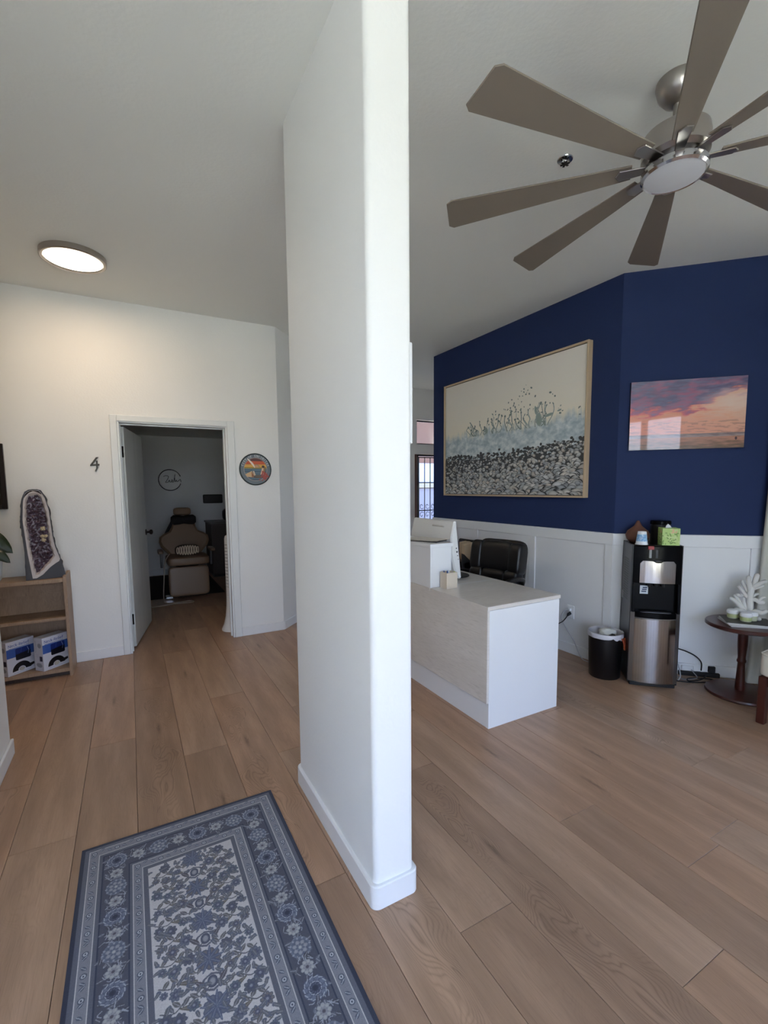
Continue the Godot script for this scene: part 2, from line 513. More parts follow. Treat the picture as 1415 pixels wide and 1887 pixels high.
func rug_image() -> Image:
	var w := 520
	var h := 1000
	var im := Image.create(w, h, false, Image.FORMAT_RGB8)
	var navy := rgb(50, 55, 72)
	var slate := rgb(94, 97, 110)
	var dark := rgb(78, 82, 96)
	var cream := rgb(192, 190, 192)
	var grey := rgb(128, 130, 139)
	im.fill(navy)
	var rng := RandomNumberGenerator.new()
	rng.seed = 12
	var fr := func(m: int, c: Color) -> void: im.fill_rect(Rect2i(m, m, w - 2 * m, h - 2 * m), c)
	fr.call(9, slate)
	fr.call(19, cream)
	fr.call(21, grey)
	fr.call(42, cream)
	fr.call(44, slate)
	fr.call(52, rgb(52, 58, 78))
	fr.call(55, dark)
	fr.call(112, rgb(52, 58, 78))
	fr.call(115, slate)
	fr.call(121, cream)
	fr.call(123, grey)
	fr.call(143, cream)
	fr.call(145, slate)
	fr.call(156, cream)
	# chains of small flowers in the two narrow guards
	for m in [31, 133]:
		for side in 4:
			var L: int = (w if side < 2 else h) - 2 * m
			var k := int(L / 17.0)
			for i in k + 1:
				var s := float(m) + float(L) * i / k
				var p := [Vector2(s, m), Vector2(s, h - m), Vector2(m, s), Vector2(w - m, s)][side] as Vector2
				if i % 3 == 0:
					ell(im, p, 6.5, 6.5, 0, rgb(74, 80, 96), rgb(90, 96, 110))
					ell(im, p, 4.5, 4.5, 0, rgb(186, 188, 196), rgb(150, 154, 166))
					ell(im, p, 2, 2, 0, rgb(60, 66, 84), rgb(60, 66, 84))
				else:
					leafshape(im, p - Vector2(5, 4), 12, 5, 0.7 * (1 if i % 2 == 0 else -1), rgb(86, 92, 108), rgb(170, 174, 184))
	# broad border: roses, daisies and palmettes
	for side in 4:
		var L: int = (w if side < 2 else h) - 2 * 84
		var k := int(L / 46.0)
		for i in k + 1:
			var s := 84.0 + float(L) * i / k
			var p := [Vector2(s, 84), Vector2(s, h - 84), Vector2(84, s), Vector2(w - 84, s)][side] as Vector2
			for q in 16:
				var a := rng.randf() * TAU
				leafshape(im, p + Vector2(cos(a), sin(a)) * rng.randf_range(12, 24), rng.randf_range(9, 15), 6, rng.randf() * TAU, rgb(104, 108, 122).darkened(rng.randf() * 0.35), rgb(146, 148, 158))
			for q in 6:
				var a := rng.randf() * TAU
				var c0 := p + Vector2(cos(a), sin(a)) * 19.0
				curve_stroke(im, [c0, c0 + Vector2(rng.randf_range(-9, 9), rng.randf_range(-9, 9)), c0 + Vector2(rng.randf_range(-14, 14), rng.randf_range(-14, 14))], 1.2, rgb(156, 160, 172))
			match i % 4:
				0:
					flower(im, p, 25, 10, rgb(112, 118, 136), rgb(70, 76, 96), rgb(50, 54, 72), rng.randf())
					for q in 14:
						var a := TAU * q / 14
						stroke(im, p + Vector2(cos(a), sin(a)) * 21.0, p + Vector2(cos(a + 0.3), sin(a + 0.3)) * 23.0, 1.6, rgb(166, 170, 180))
					for q in 10:
						var a := TAU * q / 10 + 0.2
						stroke(im, p + Vector2(cos(a), sin(a)) * 12.0, p + Vector2(cos(a + 0.4), sin(a + 0.4)) * 13.0, 1.4, rgb(160, 164, 176))
				1, 3:
					flower(im, p, 15, 8, rgb(170, 170, 172), rgb(136, 138, 146), rgb(84, 82, 92), rng.randf())
				2:
					ell(im, p, 22, 25, 0, rgb(84, 92, 112), rgb(116, 122, 138))
					flower(im, p, 17, 7, rgb(150, 152, 160), rgb(98, 104, 122), rgb(176, 176, 178), rng.randf())
					for q in 12:
						var a := TAU * q / 12
						ell(im, p + Vector2(cos(a), sin(a)) * 21.0, 3, 2.4, a, rgb(150, 154, 166), rgb(120, 124, 140))
	# field: mirrored sprays on cream, thinner than the border
	var cx := w * 0.5
	var fx := 158.0
	var tones := [rgb(106, 110, 124), rgb(92, 95, 106), rgb(114, 109, 112), rgb(98, 107, 118)]
	var y := 176.0
	var row := 0
	while y < h - 165:
		# centre palmette
		var p := Vector2(cx, y)
		for s in [-1.0, 1.0]:
			curve_stroke(im, [p, p + Vector2(s * 22, 18), p + Vector2(s * 46, 10), p + Vector2(s * 72, 26), p + Vector2(s * 96, 16)], 1.8, rgb(88, 90, 98))
			for q in 5:
				leafshape(im, p + Vector2(s * (14 + q * 16), 8 + 9 * (q % 2)), 17, 7, PI * 0.5 * (1 - s) + s * (0.9 if q % 2 == 0 else -0.8), rgb(98, 98, 104).lerp(rgb(108, 104, 97), rng.randf() * 0.5), rgb(140, 140, 146))
			leafshape(im, p + Vector2(s * 26, 36), 38, 9, PI * 0.5 * (1 - s) - s * 0.35, rgb(104, 99, 94), rgb(136, 132, 128))
		if row % 2 == 0:
			flower(im, p, 24, 9, tones[row % 4], rgb(76, 82, 104), rgb(140, 144, 156), 0.2)
			for q in 9:
				leafshape(im, p, 30, 5, TAU * q / 9, rgb(86, 94, 116), rgb(120, 126, 142))
		else:
			ell(im, p, 10, 13, 0, rgb(90, 96, 112), rgb(70, 76, 94))
			ell(im, p, 6, 8, 0, rgb(150, 151, 158), rgb(112, 115, 126))
			for s in [-1.0, 1.0]:
				curve_stroke(im, [p + Vector2(0, -16), p + Vector2(s * 16, -8), p + Vector2(s * 14, 10), p + Vector2(0, 18)], 4.0, rgb(96, 98, 112))
				leafshape(im, p + Vector2(s * 14, 6), 26, 8, -PI / 2 + s * 0.7, rgb(88, 86, 94), rgb(130, 130, 138))
		for s in [-1.0, 1.0]:
			for q in 3:
				var off: float = [38.0, 66.0, 88.0][q]
				var yy: float = y + [30.0, -4.0, 34.0][q] + rng.randf_range(-4, 4)
				var c := Vector2(cx + s * off, yy)
				flower(im, c, rng.randf_range(8, 15), 8, tones[(q + row) % 4], rgb(78, 84, 104), rgb(140, 142, 154), rng.randf())
			for q in 15:
				var c := Vector2(cx + s * rng.randf_range(10, 100), y + rng.randf_range(-16, 46))
				ell(im, c, rng.randf_range(3, 5), rng.randf_range(3, 5), 0, rgb(92, 98, 116), rgb(110, 114, 128))
				leafshape(im, c, rng.randf_range(9, 16), 5, rng.randf() * TAU, rgb(98, 100, 108), rgb(130, 132, 140))
		y += 50.0
		row += 1
	# weave: fine light and dark picks
	for yy in h:
		for xx in w:
			var c := im.get_pixel(xx, yy)
			var k := 0.94 + rng.randf() * 0.12
			im.set_pixel(xx, yy, Color(c.r * k, c.g * k, c.b * k))
	return im

func seal_image() -> Image:
	var w := 256
	var im := Image.create(w, w, false, Image.FORMAT_RGB8)
	im.fill(rgb(46, 62, 66))
	var c := Vector2(128, 128)
	ell(im, c, 120, 120, 0, rgb(112, 122, 130), rgb(112, 122, 130))
	ell(im, c, 94, 94, 0, rgb(190, 170, 160), rgb(190, 170, 160))
	for y in w:
		for x in w:
			var p := Vector2(x, y)
			if p.distance_to(c) > 91: continue
			var k: Color
			if y < 62: k = rgb(104, 66, 64)
			elif y < 88: k = rgb(206, 94, 60)
			elif y < 112: k = rgb(222, 172, 82)
			elif y < 122: k = rgb(150, 130, 62)
			else: k = [rgb(78, 92, 112), rgb(96, 128, 142), rgb(70, 84, 104), rgb(112, 140, 150)][int(y / 8.0) % 4]
			im.set_pixel(x, y, k)
	ell(im, Vector2(136, 112), 26, 26, 0, rgb(206, 160, 120), rgb(150, 130, 104))
	im.fill_rect(Rect2i(100, 114, 74, 8), rgb(150, 130, 62))
	for y in range(122, 140): # sea in front of the sun
		for x in range(100, 172):
			im.set_pixel(x, y, rgb(88, 108, 126) if (y / 6) % 2 == 0 else rgb(100, 132, 146))
	for i in 40: # white wing
		var t := i / 40.0
		stroke(im, Vector2(64 + 58 * t, 44 + 72 * t) , Vector2(64 + 58 * t + 12 * sin(PI * t), 44 + 72 * t - 4), 3, rgb(236, 222, 206))
	for i in 46: # sandstone bluff
		var t := i / 46.0
		stroke(im, Vector2(46 + 52 * t, 168 - 26 * t), Vector2(60 + 66 * t, 186 + 6 * t), 3, rgb(216, 180, 136))
	for i in 26:
		var t := i / 26.0
		stroke(im, Vector2(96, 148 + 40 * t), Vector2(96 + 22 * t, 148 + 44 * t), 3, rgb(156, 98, 66))
	for i in 24:
		var t := i / 24.0
		stroke(im, Vector2(108 + 18 * t, 142 + 50 * t), Vector2(114 + 16 * t, 142 + 50 * t), 3, rgb(230, 206, 174))
	ell(im, Vector2(150, 186), 40, 14, 0, rgb(112, 96, 84), rgb(92, 84, 84))
	for i in 30: # figure at the shore
		var t := i / 30.0
		stroke(im, Vector2(184 - 18 * t, 110 + 60 * t), Vector2(196 - 8 * t, 110 + 60 * t), 3, rgb(222, 190, 160))
	ell(im, Vector2(190, 106), 12, 10, 0.4, rgb(66, 48, 40), rgb(80, 56, 46))
	ell(im, Vector2(200, 130), 8, 26, 0.1, rgb(150, 122, 84), rgb(120, 92, 66))
	var rng := RandomNumberGenerator.new()
	rng.seed = 4
	for i in 60: # red blossoms
		ell(im, Vector2(196 + rng.randfn(0, 14), 180 + rng.randfn(0, 16)), 6, 5, rng.randf(), rgb(186, 86, 76), rgb(142, 62, 58))
	return im

func neck_box_image() -> Image:
	var w := 300
	var h := 400
	var im := Image.create(w, h, false, Image.FORMAT_RGB8)
	im.fill(rgb(214, 214, 222))
	for y in h:
		for x in w:
			if y > 84 + x * 0.02 and y < 190 + x * 0.02: im.set_pixel(x, y, rgb(58, 92, 164))
	im.fill_rect(Rect2i(24, 78, 220, 5), rgb(58, 92, 164))
	# clear window onto the dark cushion
	for y in range(96, 236):
		for x in range(92, 258):
			var dx := maxf(0, maxf(110 - x, x - 240))
			var dy := maxf(0, maxf(114 - y, y - 218))
			if dx * dx + dy * dy > 320: continue
			im.set_pixel(x, y, rgb(18, 20, 30) if y > 168 - (x - 92) * 0.12 else rgb(24, 44, 110))
	stroke(im, Vector2(222, 104), Vector2(238, 150), 4, rgb(186, 200, 226))
	stroke(im, Vector2(238, 150), Vector2(228, 186), 4, rgb(150, 166, 210))
	stroke(im, Vector2(160, 100), Vector2(150, 150), 3, rgb(70, 96, 160))
	# arched black cushion
	for i in 60:
		var a := PI + PI * i / 60.0
		stroke(im, Vector2(150 + cos(a) * 44, 356 + sin(a) * 42), Vector2(150 + cos(a) * 98, 360 + sin(a) * 96), 6, rgb(22, 22, 26))
	for i in 30:
		stroke(im, Vector2(238 + i * 1.6, 318 - i * 0.2), Vector2(240 + i * 1.6, 352 - i * 0.5), 3, rgb(22, 22, 26))
	ell(im, Vector2(150, 350), 30, 22, 0, rgb(196, 190, 176), rgb(176, 170, 160))
	for i in 4: im.fill_rect(Rect2i(250, 236 + i * 12, 40, 3), rgb(176, 178, 190))
	im.fill_rect(Rect2i(60, 380, 200, 4), rgb(170, 176, 196))
	return im

func neck_side_image() -> Image:
	var im := Image.create(120, 400, false, Image.FORMAT_RGB8)
	im.fill(rgb(206, 206, 214))
	ell(im, Vector2(78, 90), 26, 30, 0, rgb(146, 148, 158), rgb(158, 160, 170))
	curve_stroke(im, [Vector2(22, 30), Vector2(30, 110), Vector2(20, 180)], 3, rgb(120, 124, 136))
	im.fill_rect(Rect2i(72, 220, 38, 60), rgb(30, 30, 60))
	ell(im, Vector2(60, 330), 42, 28, 0.2, rgb(142, 144, 152), rgb(164, 166, 174))
	for i in 5: im.fill_rect(Rect2i(16, 196 + i * 9, 42, 2), rgb(170, 172, 182))
	return im

func cup_image() -> Image:
	var im := Image.create(256, 96, false, Image.FORMAT_RGB8)
	im.fill(rgb(236, 238, 240))
	var rng := RandomNumberGenerator.new()
	rng.seed = 8
	im.fill_rect(Rect2i(0, 20, 256, 54), rgb(156, 196, 226))
	for i in 90:
		var p := Vector2(rng.randf() * 256, rng.randf_range(24, 70))
		curve_stroke(im, [p, p + Vector2(6, -7), p + Vector2(12, 0), p + Vector2(8, 8)], 2.2, [rgb(72, 122, 186), rgb(220, 234, 244), rgb(96, 156, 206)][i % 3])
	for x in 256:
		for y in 96:
			if y < 20 or y > 74: im.set_pixel(x, y, rgb(236, 238, 240))
	return im

func tissue_image(seed_: int) -> Image:
	var im := Image.create(160, 160, false, Image.FORMAT_RGB8)
	im.fill(rgb(176, 204, 120))
	var rng := RandomNumberGenerator.new()
	rng.seed = seed_
	for i in 14:
		ell(im, Vector2(rng.randf() * 160, rng.randf() * 160), rng.randf_range(10, 30), rng.randf_range(8, 20), rng.randf() * 3, rgb(194, 214, 142), rgb(180, 206, 124))
	for i in 10:
		ell(im, Vector2(rng.randf_range(80, 130), rng.randf_range(10, 44)), 9, 6, rng.randf() * 3, rgb(222, 176, 140), rgb(206, 190, 130))
	for i in 26:
		var p := Vector2(rng.randf() * 160, rng.randf_range(40, 155))
		leafshape(im, p, rng.randf_range(14, 30), rng.randf_range(5, 9), rng.randf() * TAU, rgb(92, 128, 56).lerp(rgb(140, 172, 84), rng.randf()), rgb(70, 100, 44))
	im.fill_rect(Rect2i(54, 76, 76, 14), rgb(196, 216, 146))
	return im

# ------------------------------------------------------------------ materials shared by several things
var M := {}
func make_materials() -> void:
	M.wall = mat(rgb(240, 240, 238), 0.62)
	var nt := NoiseTexture2D.new()
	nt.width = 256; nt.height = 256; nt.seamless = true; nt.as_normal_map = true; nt.bump_strength = 2.0
	nt.noise = noise(3, 0.09, 3)
	M.wall.normal_enabled = true
	M.wall.normal_texture = nt
	M.wall.normal_scale = 0.12
	M.wall.uv1_triplanar = true
	M.wall.uv1_world_triplanar = true
	M.wall.uv1_scale = Vector3(2, 2, 2)
	M.ceiling = M.wall.duplicate()
	M.ceiling.albedo_color = rgb(240, 241, 237)
	M.ceiling.roughness = 0.8
	M.blue = M.wall.duplicate()
	M.blue.albedo_color = rgb(43, 56, 95)
	M.blue.roughness = 0.8
	M.blue.metallic_specular = 0.3
	M.trim = mat(rgb(236, 237, 238), 0.38)
	M.casing = mat(rgb(232, 235, 235), 0.4)
	M.white = mat(rgb(234, 235, 236), 0.4)
	M.black = mat(rgb(14, 14, 15), 0.35)
	M.black_gloss = mat(rgb(8, 8, 9), 0.22)
	M.black_gloss.metallic_specular = 0.22
	M.rubber = mat(rgb(20, 20, 22), 0.6)
	M.nickel = mat(rgb(176, 170, 164), 0.28, 1.0)
	M.chrome = mat(rgb(200, 200, 202), 0.15, 1.0)
	M.dark_metal = mat(rgb(40, 38, 38), 0.45, 0.6)
	M.mahogany = mat(rgb(66, 28, 20), 0.28)
	M.leather = mat(rgb(17, 17, 18), 0.38)
	M.tan_leather = mat(rgb(126, 100, 76), 0.42)
	M.cream_leather = mat(rgb(220, 212, 196), 0.5)
	var oak := wood_image(256, 512, 61, rgb(176, 148, 122), rgb(150, 124, 100), rgb(112, 88, 70), 0.35, 1.6)
	M.oak = tex_mat(oak, 0.5)
	M.oak.uv1_triplanar = true
	M.oak.uv1_scale = Vector3(1.6, 1.6, 1.6)
	var ash := wood_image(256, 512, 91, rgb(234, 228, 220), rgb(216, 209, 200), rgb(190, 182, 172), 0.10, 1.6)
	ash.rotate_90(CLOCKWISE)
	M.ash = tex_mat(ash, 0.42)
	M.ash.uv1_triplanar = true
	M.ash.uv1_scale = Vector3(1.2, 1.2, 1.2)
	M.ash_top = M.ash.duplicate()
	M.ash_top.roughness = 0.3
	var dk := wood_image(128, 256, 41, rgb(74, 58, 50), rgb(58, 46, 40), rgb(40, 32, 28), 0.3)
	M.dark_wood = tex_mat(dk, 0.5)
	M.dark_wood.uv1_triplanar = true
	M.glass = mat(Color(0.9, 0.95, 0.95, 0.08), 0.02)
	M.glass.transparency = BaseMaterial3D.TRANSPARENCY_ALPHA

# ------------------------------------------------------------------ room shell
func build_shell() -> void:
	# floor: slab with single planks laid along the hall
	var fl := struct("floor", "wide brown wood-look planks laid along the hall")
	part(fl, "subfloor", bx(Vector3(-4.32, -0.2, -9.0), Vector3(6.3, -0.013, 2.72)), mat(rgb(40, 32, 26), 0.9))
	var woods: Array = []
	for k in 3:
		var im := wood_image(200, 1100, 100 + k * 17, rgb(190, 157, 131), rgb(160, 130, 107), rgb(112, 88, 70), [0.75, 0.3, 0.15][k])
		for tone in 3:
			var m := tex_mat(im, 0.36)
			var tc: Color = [Color(1.0, 1.0, 1.0), Color(0.93, 0.92, 0.915), Color(1.0, 0.975, 0.955)][tone]
			m.albedo_color = tc
			woods.append(m)
	var rng := RandomNumberGenerator.new()
	rng.seed = 2024
	var pw := 0.2335
	var plen := 1.83
	var known := {0: -2.267, 1: -3.03, 2: -3.75, 3: -2.68, 4: -3.35, 5: -2.45, 6: -1.11, 7: -1.94, 8: -0.655, 9: -1.30}
	for i in range(-8, 20):
		var x0 := -0.515 + i * pw
		var z: float = known[i] if known.has(i) else rng.randf() * plen
		while z > -8.85: z -= plen
		while z < 2.6:
			var za := maxf(z, -8.85)
			var zb := minf(z + plen, 2.6)
			z += plen
			if zb - za < 0.05: continue
			var g := Geo.new()
			var b := 0.0007
			var e := 0.0009
			var a := Vector3(x0 + e, 0, za + e)
			var c := Vector3(x0 + pw - e, 0, zb - e)
			var y0 := -0.012
			var L := zb - za
			var v0 := rng.randf() * 0.1
			var fu := rng.randf() < 0.5
			var fv := rng.randf() < 0.5
			var uvf := func(x: float, zz: float) -> Vector2:
				var u := (x - x0) / pw * 0.98 + 0.01
				var w := v0 + (zz - za) / plen * 0.9
				return Vector2(1.0 - u if fu else u, 1.0 - w if fv else w)
			var ti := [Vector3(a.x + b, 0, a.z + b), Vector3(c.x - b, 0, a.z + b), Vector3(c.x - b, 0, c.z - b), Vector3(a.x + b, 0, c.z - b)]
			var to := [Vector3(a.x, -b, a.z), Vector3(c.x, -b, a.z), Vector3(c.x, -b, c.z), Vector3(a.x, -b, c.z)]
			var tq: Array = []
			for p in ti: tq.append(uvf.call(p.x, p.z))
			g.face(ti, Vector3.UP, tq)
			for k in 4:
				var k2 := (k + 1) % 4
				var o: Vector3 = (to[k] + to[k2]) * 0.5 - Vector3((a.x + c.x) * 0.5, 0, (a.z + c.z) * 0.5)
				var q := [uvf.call(ti[k].x, ti[k].z), uvf.call(ti[k2].x, ti[k2].z), uvf.call(to[k2].x, to[k2].z), uvf.call(to[k].x, to[k].z)]
				g.face([ti[k], ti[k2], to[k2], to[k]], Vector3(o.x, 0.3, o.z), q)
				g.face([to[k], to[k2], Vector3(to[k2].x, y0, to[k2].z), Vector3(to[k].x, y0, to[k].z)], Vector3(o.x, 0, o.z), [q[3], q[2], q[2], q[3]])
			part(fl, "plank", g, woods[rng.randi() % woods.size()])
	# ceiling
	var ce := struct("ceiling", "plain pale ceiling over hall and reception")
	part(ce, "ceiling_panel", bx(Vector3(-4.32, CEIL, -9.0), Vector3(4.3, CEIL + 0.14, 2.72)), M.ceiling)
	part(ce, "corridor_ceiling_panel", bx(Vector3(4.3, CEIL, -6.6), Vector3(6.3, CEIL + 0.14, -4.7)), M.ceiling)

	part(ce, "room_ceiling_panel", bx(Vector3(-4.2, 2.39, -8.8), Vector3(1.28, 2.48, -4.80)), M.ceiling)
	part(ce, "room_ceiling_panel", bx(Vector3(1.28, 2.39, -8.8), Vector3(1.9, 2.48, -5.42)), M.ceiling)
	# wall with the treatment-room door
	var dz := -4.669
	var wd := struct("wall_back", "white wall with the numbered doorway")
	part(wd, "wall_panel", bx(Vector3(-4.32, 0, dz - 0.13), Vector3(-0.068, CEIL, dz)), M.wall)
	part(wd, "wall_panel", bx(Vector3(0.85, 0, dz - 0.13), Vector3(1.35, CEIL, dz)), M.wall)
	part(wd, "wall_panel", bx(Vector3(-0.068, 2.078, dz - 0.13), Vector3(0.85, CEIL, dz)), M.wall)
	# canted wall beyond it
	var wc := struct("wall_canted", "canted white wall leading to the back corridor")
	var gc := Geo.new()
	gc.prism(PackedVector2Array([Vector2(1.35, dz), Vector2(3.15, dz - 1.80), Vector2(3.15, dz - 1.98), Vector2(1.30, dz - 0.13)]), -CEIL, 0.0, Transform3D(Basis(Vector3(1, 0, 0), Vector3(0, 0, 1), Vector3(0, -1, 0)), Vector3.ZERO))
	part(wc, "wall_panel", gc, M.wall)
	# baseboards
	var bh := 0.09
	var bt := 0.014
	var bb := struct("baseboard_back")
	part(bb, "board", bx(Vector3(-2.3, 0, dz), Vector3(-0.122, bh, dz + bt), 0.004), M.trim)
	part(bb, "board", bx(Vector3(0.918, 0, dz), Vector3(1.356, bh, dz + bt), 0.004), M.trim)
	var gb := Geo.new()
	gb.box(Vector3(0.9, bh / 2, 0), Vector3(1.8, bh, bt), 0.004, Transform3D(Basis(Vector3.UP, PI / 4), Vector3(1.352 + 0.004, 0, dz + 0.006)))
	part(bb, "board", gb, M.trim)
	# treatment room behind the door
	wallbox("wall_room_back", Vector3(-4.2, 0, -8.95), Vector3(2.0, CEIL, -8.8), M.wall)
	wallbox("wall_room_left", Vector3(-4.32, 0, -8.95), Vector3(-4.2, CEIL, dz - 0.13), M.wall)
	wallbox("wall_room_right", Vector3(1.9, 0, -8.8), Vector3(2.02, CEIL, -5.38), M.wall)
	var br := struct("baseboard_room")
	part(br, "board", bx(Vector3(-4.2, 0, -8.8), Vector3(1.15, 0.1, -8.785), 0.003), M.trim)
	# hall left wall and the alcove behind it
	var wl := struct("wall_left", "white hall wall ending beside the shelf alcove")
	part(wl, "wall_panel", bx(Vector3(-0.80, 0, -3.176), Vector3(-0.664, CEIL, -0.6)), M.wall)
	part(wl, "wall_panel", bx(Vector3(-2.42, 0, -0.72), Vector3(-0.80, CEIL, -0.6)), M.wall)
	part(wl, "wall_panel", bx(Vector3(-2.42, 0, -0.6), Vector3(-2.3, CEIL, 2.6)), M.wall)
	part(wl, "wall_panel", bx(Vector3(-2.3, 0, -3.176), Vector3(-0.80, CEIL, -3.04)), M.wall)
	var bl := struct("baseboard_left")
	part(bl, "board", bx(Vector3(-0.664, 0, -3.19), Vector3(-0.65, bh, -0.6), 0.004), M.trim)
	part(bl, "board", bx(Vector3(-2.3, 0, -3.19), Vector3(-0.664, bh, -3.176), 0.004), M.trim)
	wallbox("wall_alcove", Vector3(-2.42, 0, dz), Vector3(-2.3, CEIL, -3.04), M.wall)
	# free-standing partition with rounded corners
	var wp := struct("wall_partition", "white rounded-corner partition end standing in the middle")
	var up := Transform3D(Basis(Vector3(1, 0, 0), Vector3(0, 0, 1), Vector3(0, -1, 0)), Vector3((0.679 + 0.8406) / 2, 0, (-2.145 - 1.325) / 2))
	var gp := Geo.new()
	gp.prism(round_rect(0.1616, 0.82, 0.022, 7), -CEIL, 0.0, up)
	part(wp, "wall_panel", gp, M.wall)
	var gpb := Geo.new()
	gpb.prism(round_rect(0.1616 + 2 * bt, 0.82 + 2 * bt, 0.030, 7), -bh, 0.0, up, 0.004)
	var bp := struct("baseboard_partition")
	part(bp, "board", gpb, M.trim)
	# blue reception wall, canted blue wall and corridor
	wallbox("wall_right", Vector3(3.37, 0, -4.82), Vector3(3.49, CEIL, -2.32), M.blue, "long navy blue wall above white panelling")
	wallbox("wall_corridor", Vector3(3.49, 0, -4.82), Vector3(6.2, CEIL, -4.70), M.wall)
	wallbox("wall_corridor_end", Vector3(6.2, 0, -6.57), Vector3(6.32, CEIL, -4.70), M.wall)
	var wdg := struct("wall_diagonal", "short navy blue wall set at an angle")
	var gd := Geo.new()
	gd.prism(PackedVector2Array([Vector2(3.37, -2.32), Vector2(4.10, -1.59), Vector2(4.22, -1.59), Vector2(4.22, -1.64), Vector2(3.49, -2.37)]), -CEIL, 0.0, Transform3D(Basis(Vector3(1, 0, 0), Vector3(0, 0, 1), Vector3(0, -1, 0)), Vector3.ZERO))
	part(wdg, "wall_panel", gd, M.blue)
	# white panelling: sheet, top rail, battens, base
	var t1 := struct("trim_1", "white board-and-batten panelling under the long blue wall")
	var xp := 3.37
	part(t1, "panel", bx(Vector3(xp - 0.008, 0, -4.82), Vector3(xp, 1.02, -2.3167)), M.trim)
	part(t1, "top_rail", bx(Vector3(xp - 0.022, 1.006, -4.82), Vector3(xp, 1.10, -2.311), 0.003), M.trim)
	for z in [-4.785, -3.985, -3.155, -2.348]:
		part(t1, "batten", bx(Vector3(xp - 0.02, bh, z - 0.035), Vector3(xp - 0.006, 1.008, z + 0.035), 0.002), M.trim)
	part(t1, "base_board", bx(Vector3(xp - 0.022, 0, -4.82), Vector3(xp - 0.006, bh, -2.311), 0.003), M.trim)
	var t2 := struct("trim_2", "white panelling under the angled blue wall")
	t2.position = Vector3(3.37, 0, -2.32)
	t2.rotation.y = -PI / 4   # local x runs along the wall, local z out into the room
	var dl := 1.032
	part(t2, "panel", bx(Vector3(-0.0033, 0, 0), Vector3(dl, 1.02, 0.008)), M.trim)
	part(t2, "top_rail", bx(Vector3(-0.009, 1.006, 0), Vector3(dl, 1.10, 0.022), 0.003), M.trim)
	for x in [0.028, 0.96]:
		part(t2, "batten", bx(Vector3(x - 0.035, bh, 0.006), Vector3(x + 0.035, 1.008, 0.02), 0.002), M.trim)
	part(t2, "base_board", bx(Vector3(-0.009, 0, 0.006), Vector3(dl, bh, 0.022), 0.003), M.trim)
	# street side: glazed entrance behind the camera, window to the right
	var zs := 2.6
	var wf := struct("wall_front", "street front with glazed entrance")
	part(wf, "wall_panel", bx(Vector3(-2.42, 2.70, zs), Vector3(4.22, CEIL, zs + 0.12)), M.wall)
	part(wf, "wall_panel", bx(Vector3(-2.42, 0, zs), Vector3(-2.22, 2.70, zs + 0.12)), M.wall)
	part(wf, "wall_panel", bx(Vector3(1.15, 0, zs), Vector3(4.22, 2.70, zs + 0.12)), M.wall)
	part(wf, "sill_panel", bx(Vector3(0.45, 0, zs), Vector3(1.15, 0.10, zs + 0.12)), M.wall)
	part(wf, "sill_panel", bx(Vector3(-2.22, 0, zs), Vector3(-0.62, 0.10, zs + 0.12)), M.wall)
	window("window_1", Vector3(0.45, 0.10, zs + 0.06), Vector3(1.15, 2.70, zs + 0.06))
	window("window_4", Vector3(-2.22, 0.10, zs + 0.06), Vector3(-0.62, 2.70, zs + 0.06))
	window("door_2", Vector3(-0.62, 0.0, zs + 0.06), Vector3(0.45, 2.70, zs + 0.06))
	var wr := struct("wall_window_side", "side wall with the curtained window")
	part(wr, "wall_panel", bx(Vector3(4.10, 0, -1.59), Vector3(4.22, CEIL, -0.10)), M.wall)
	part(wr, "wall_panel", bx(Vector3(4.10, 0, 1.25), Vector3(4.22, CEIL, 2.6)), M.wall)
	part(wr, "wall_panel", bx(Vector3(4.10, 2.45, -0.10), Vector3(4.22, CEIL, 1.25)), M.wall)
	part(wr, "wall_panel", bx(Vector3(4.10, 0, -0.10), Vector3(4.22, 0.45, 1.25)), M.wall)
	window("window_2", Vector3(4.16, 0.45, -0.10), Vector3(4.16, 2.45, 1.25))
	# far corridor wall with door and transom
	var zf := -6.45
	var wx := struct("wall_corridor_back", "grey corridor wall with a barred door and transom")
	part(wx, "wall_panel", bx(Vector3(3.05, 0, zf - 0.12), Vector3(4.13, CEIL, zf)), M.wall)
	part(wx, "wall_panel", bx(Vector3(5.15, 0, zf - 0.12), Vector3(6.2, CEIL, zf)), M.wall)
	part(wx, "wall_panel", bx(Vector3(4.13, 2.58, zf - 0.12), Vector3(5.15, CEIL, zf)), M.wall)
	part(wx, "header_panel", bx(Vector3(4.13, 2.025, zf - 0.12), Vector3(5.15, 2.19, zf)), M.wall)
	var wt := struct("window_3", "narrow transom window above the barred door")
	for q in [[4.13, 4.185, 2.19, 2.58], [5.09, 5.15, 2.19, 2.58]]:
		part(wt, "side_frame", bx(Vector3(q[0], q[2], zf - 0.10), Vector3(q[1], q[3], zf - 0.02)), M.trim)
	for y in [2.19, 2.56]:
		part(wt, "sash", bx(Vector3(4.185, y, zf - 0.08), Vector3(5.09, y + 0.018, zf - 0.05)), M.dark_metal)
	part(wt, "sash", bx(Vector3(4.185, 2.208, zf - 0.08), Vector3(4.205, 2.56, zf - 0.05)), M.dark_metal)
	part(wt, "pane", bx(Vector3(4.205, 2.208, zf - 0.068), Vector3(5.09, 2.56, zf - 0.062)), M.glass)

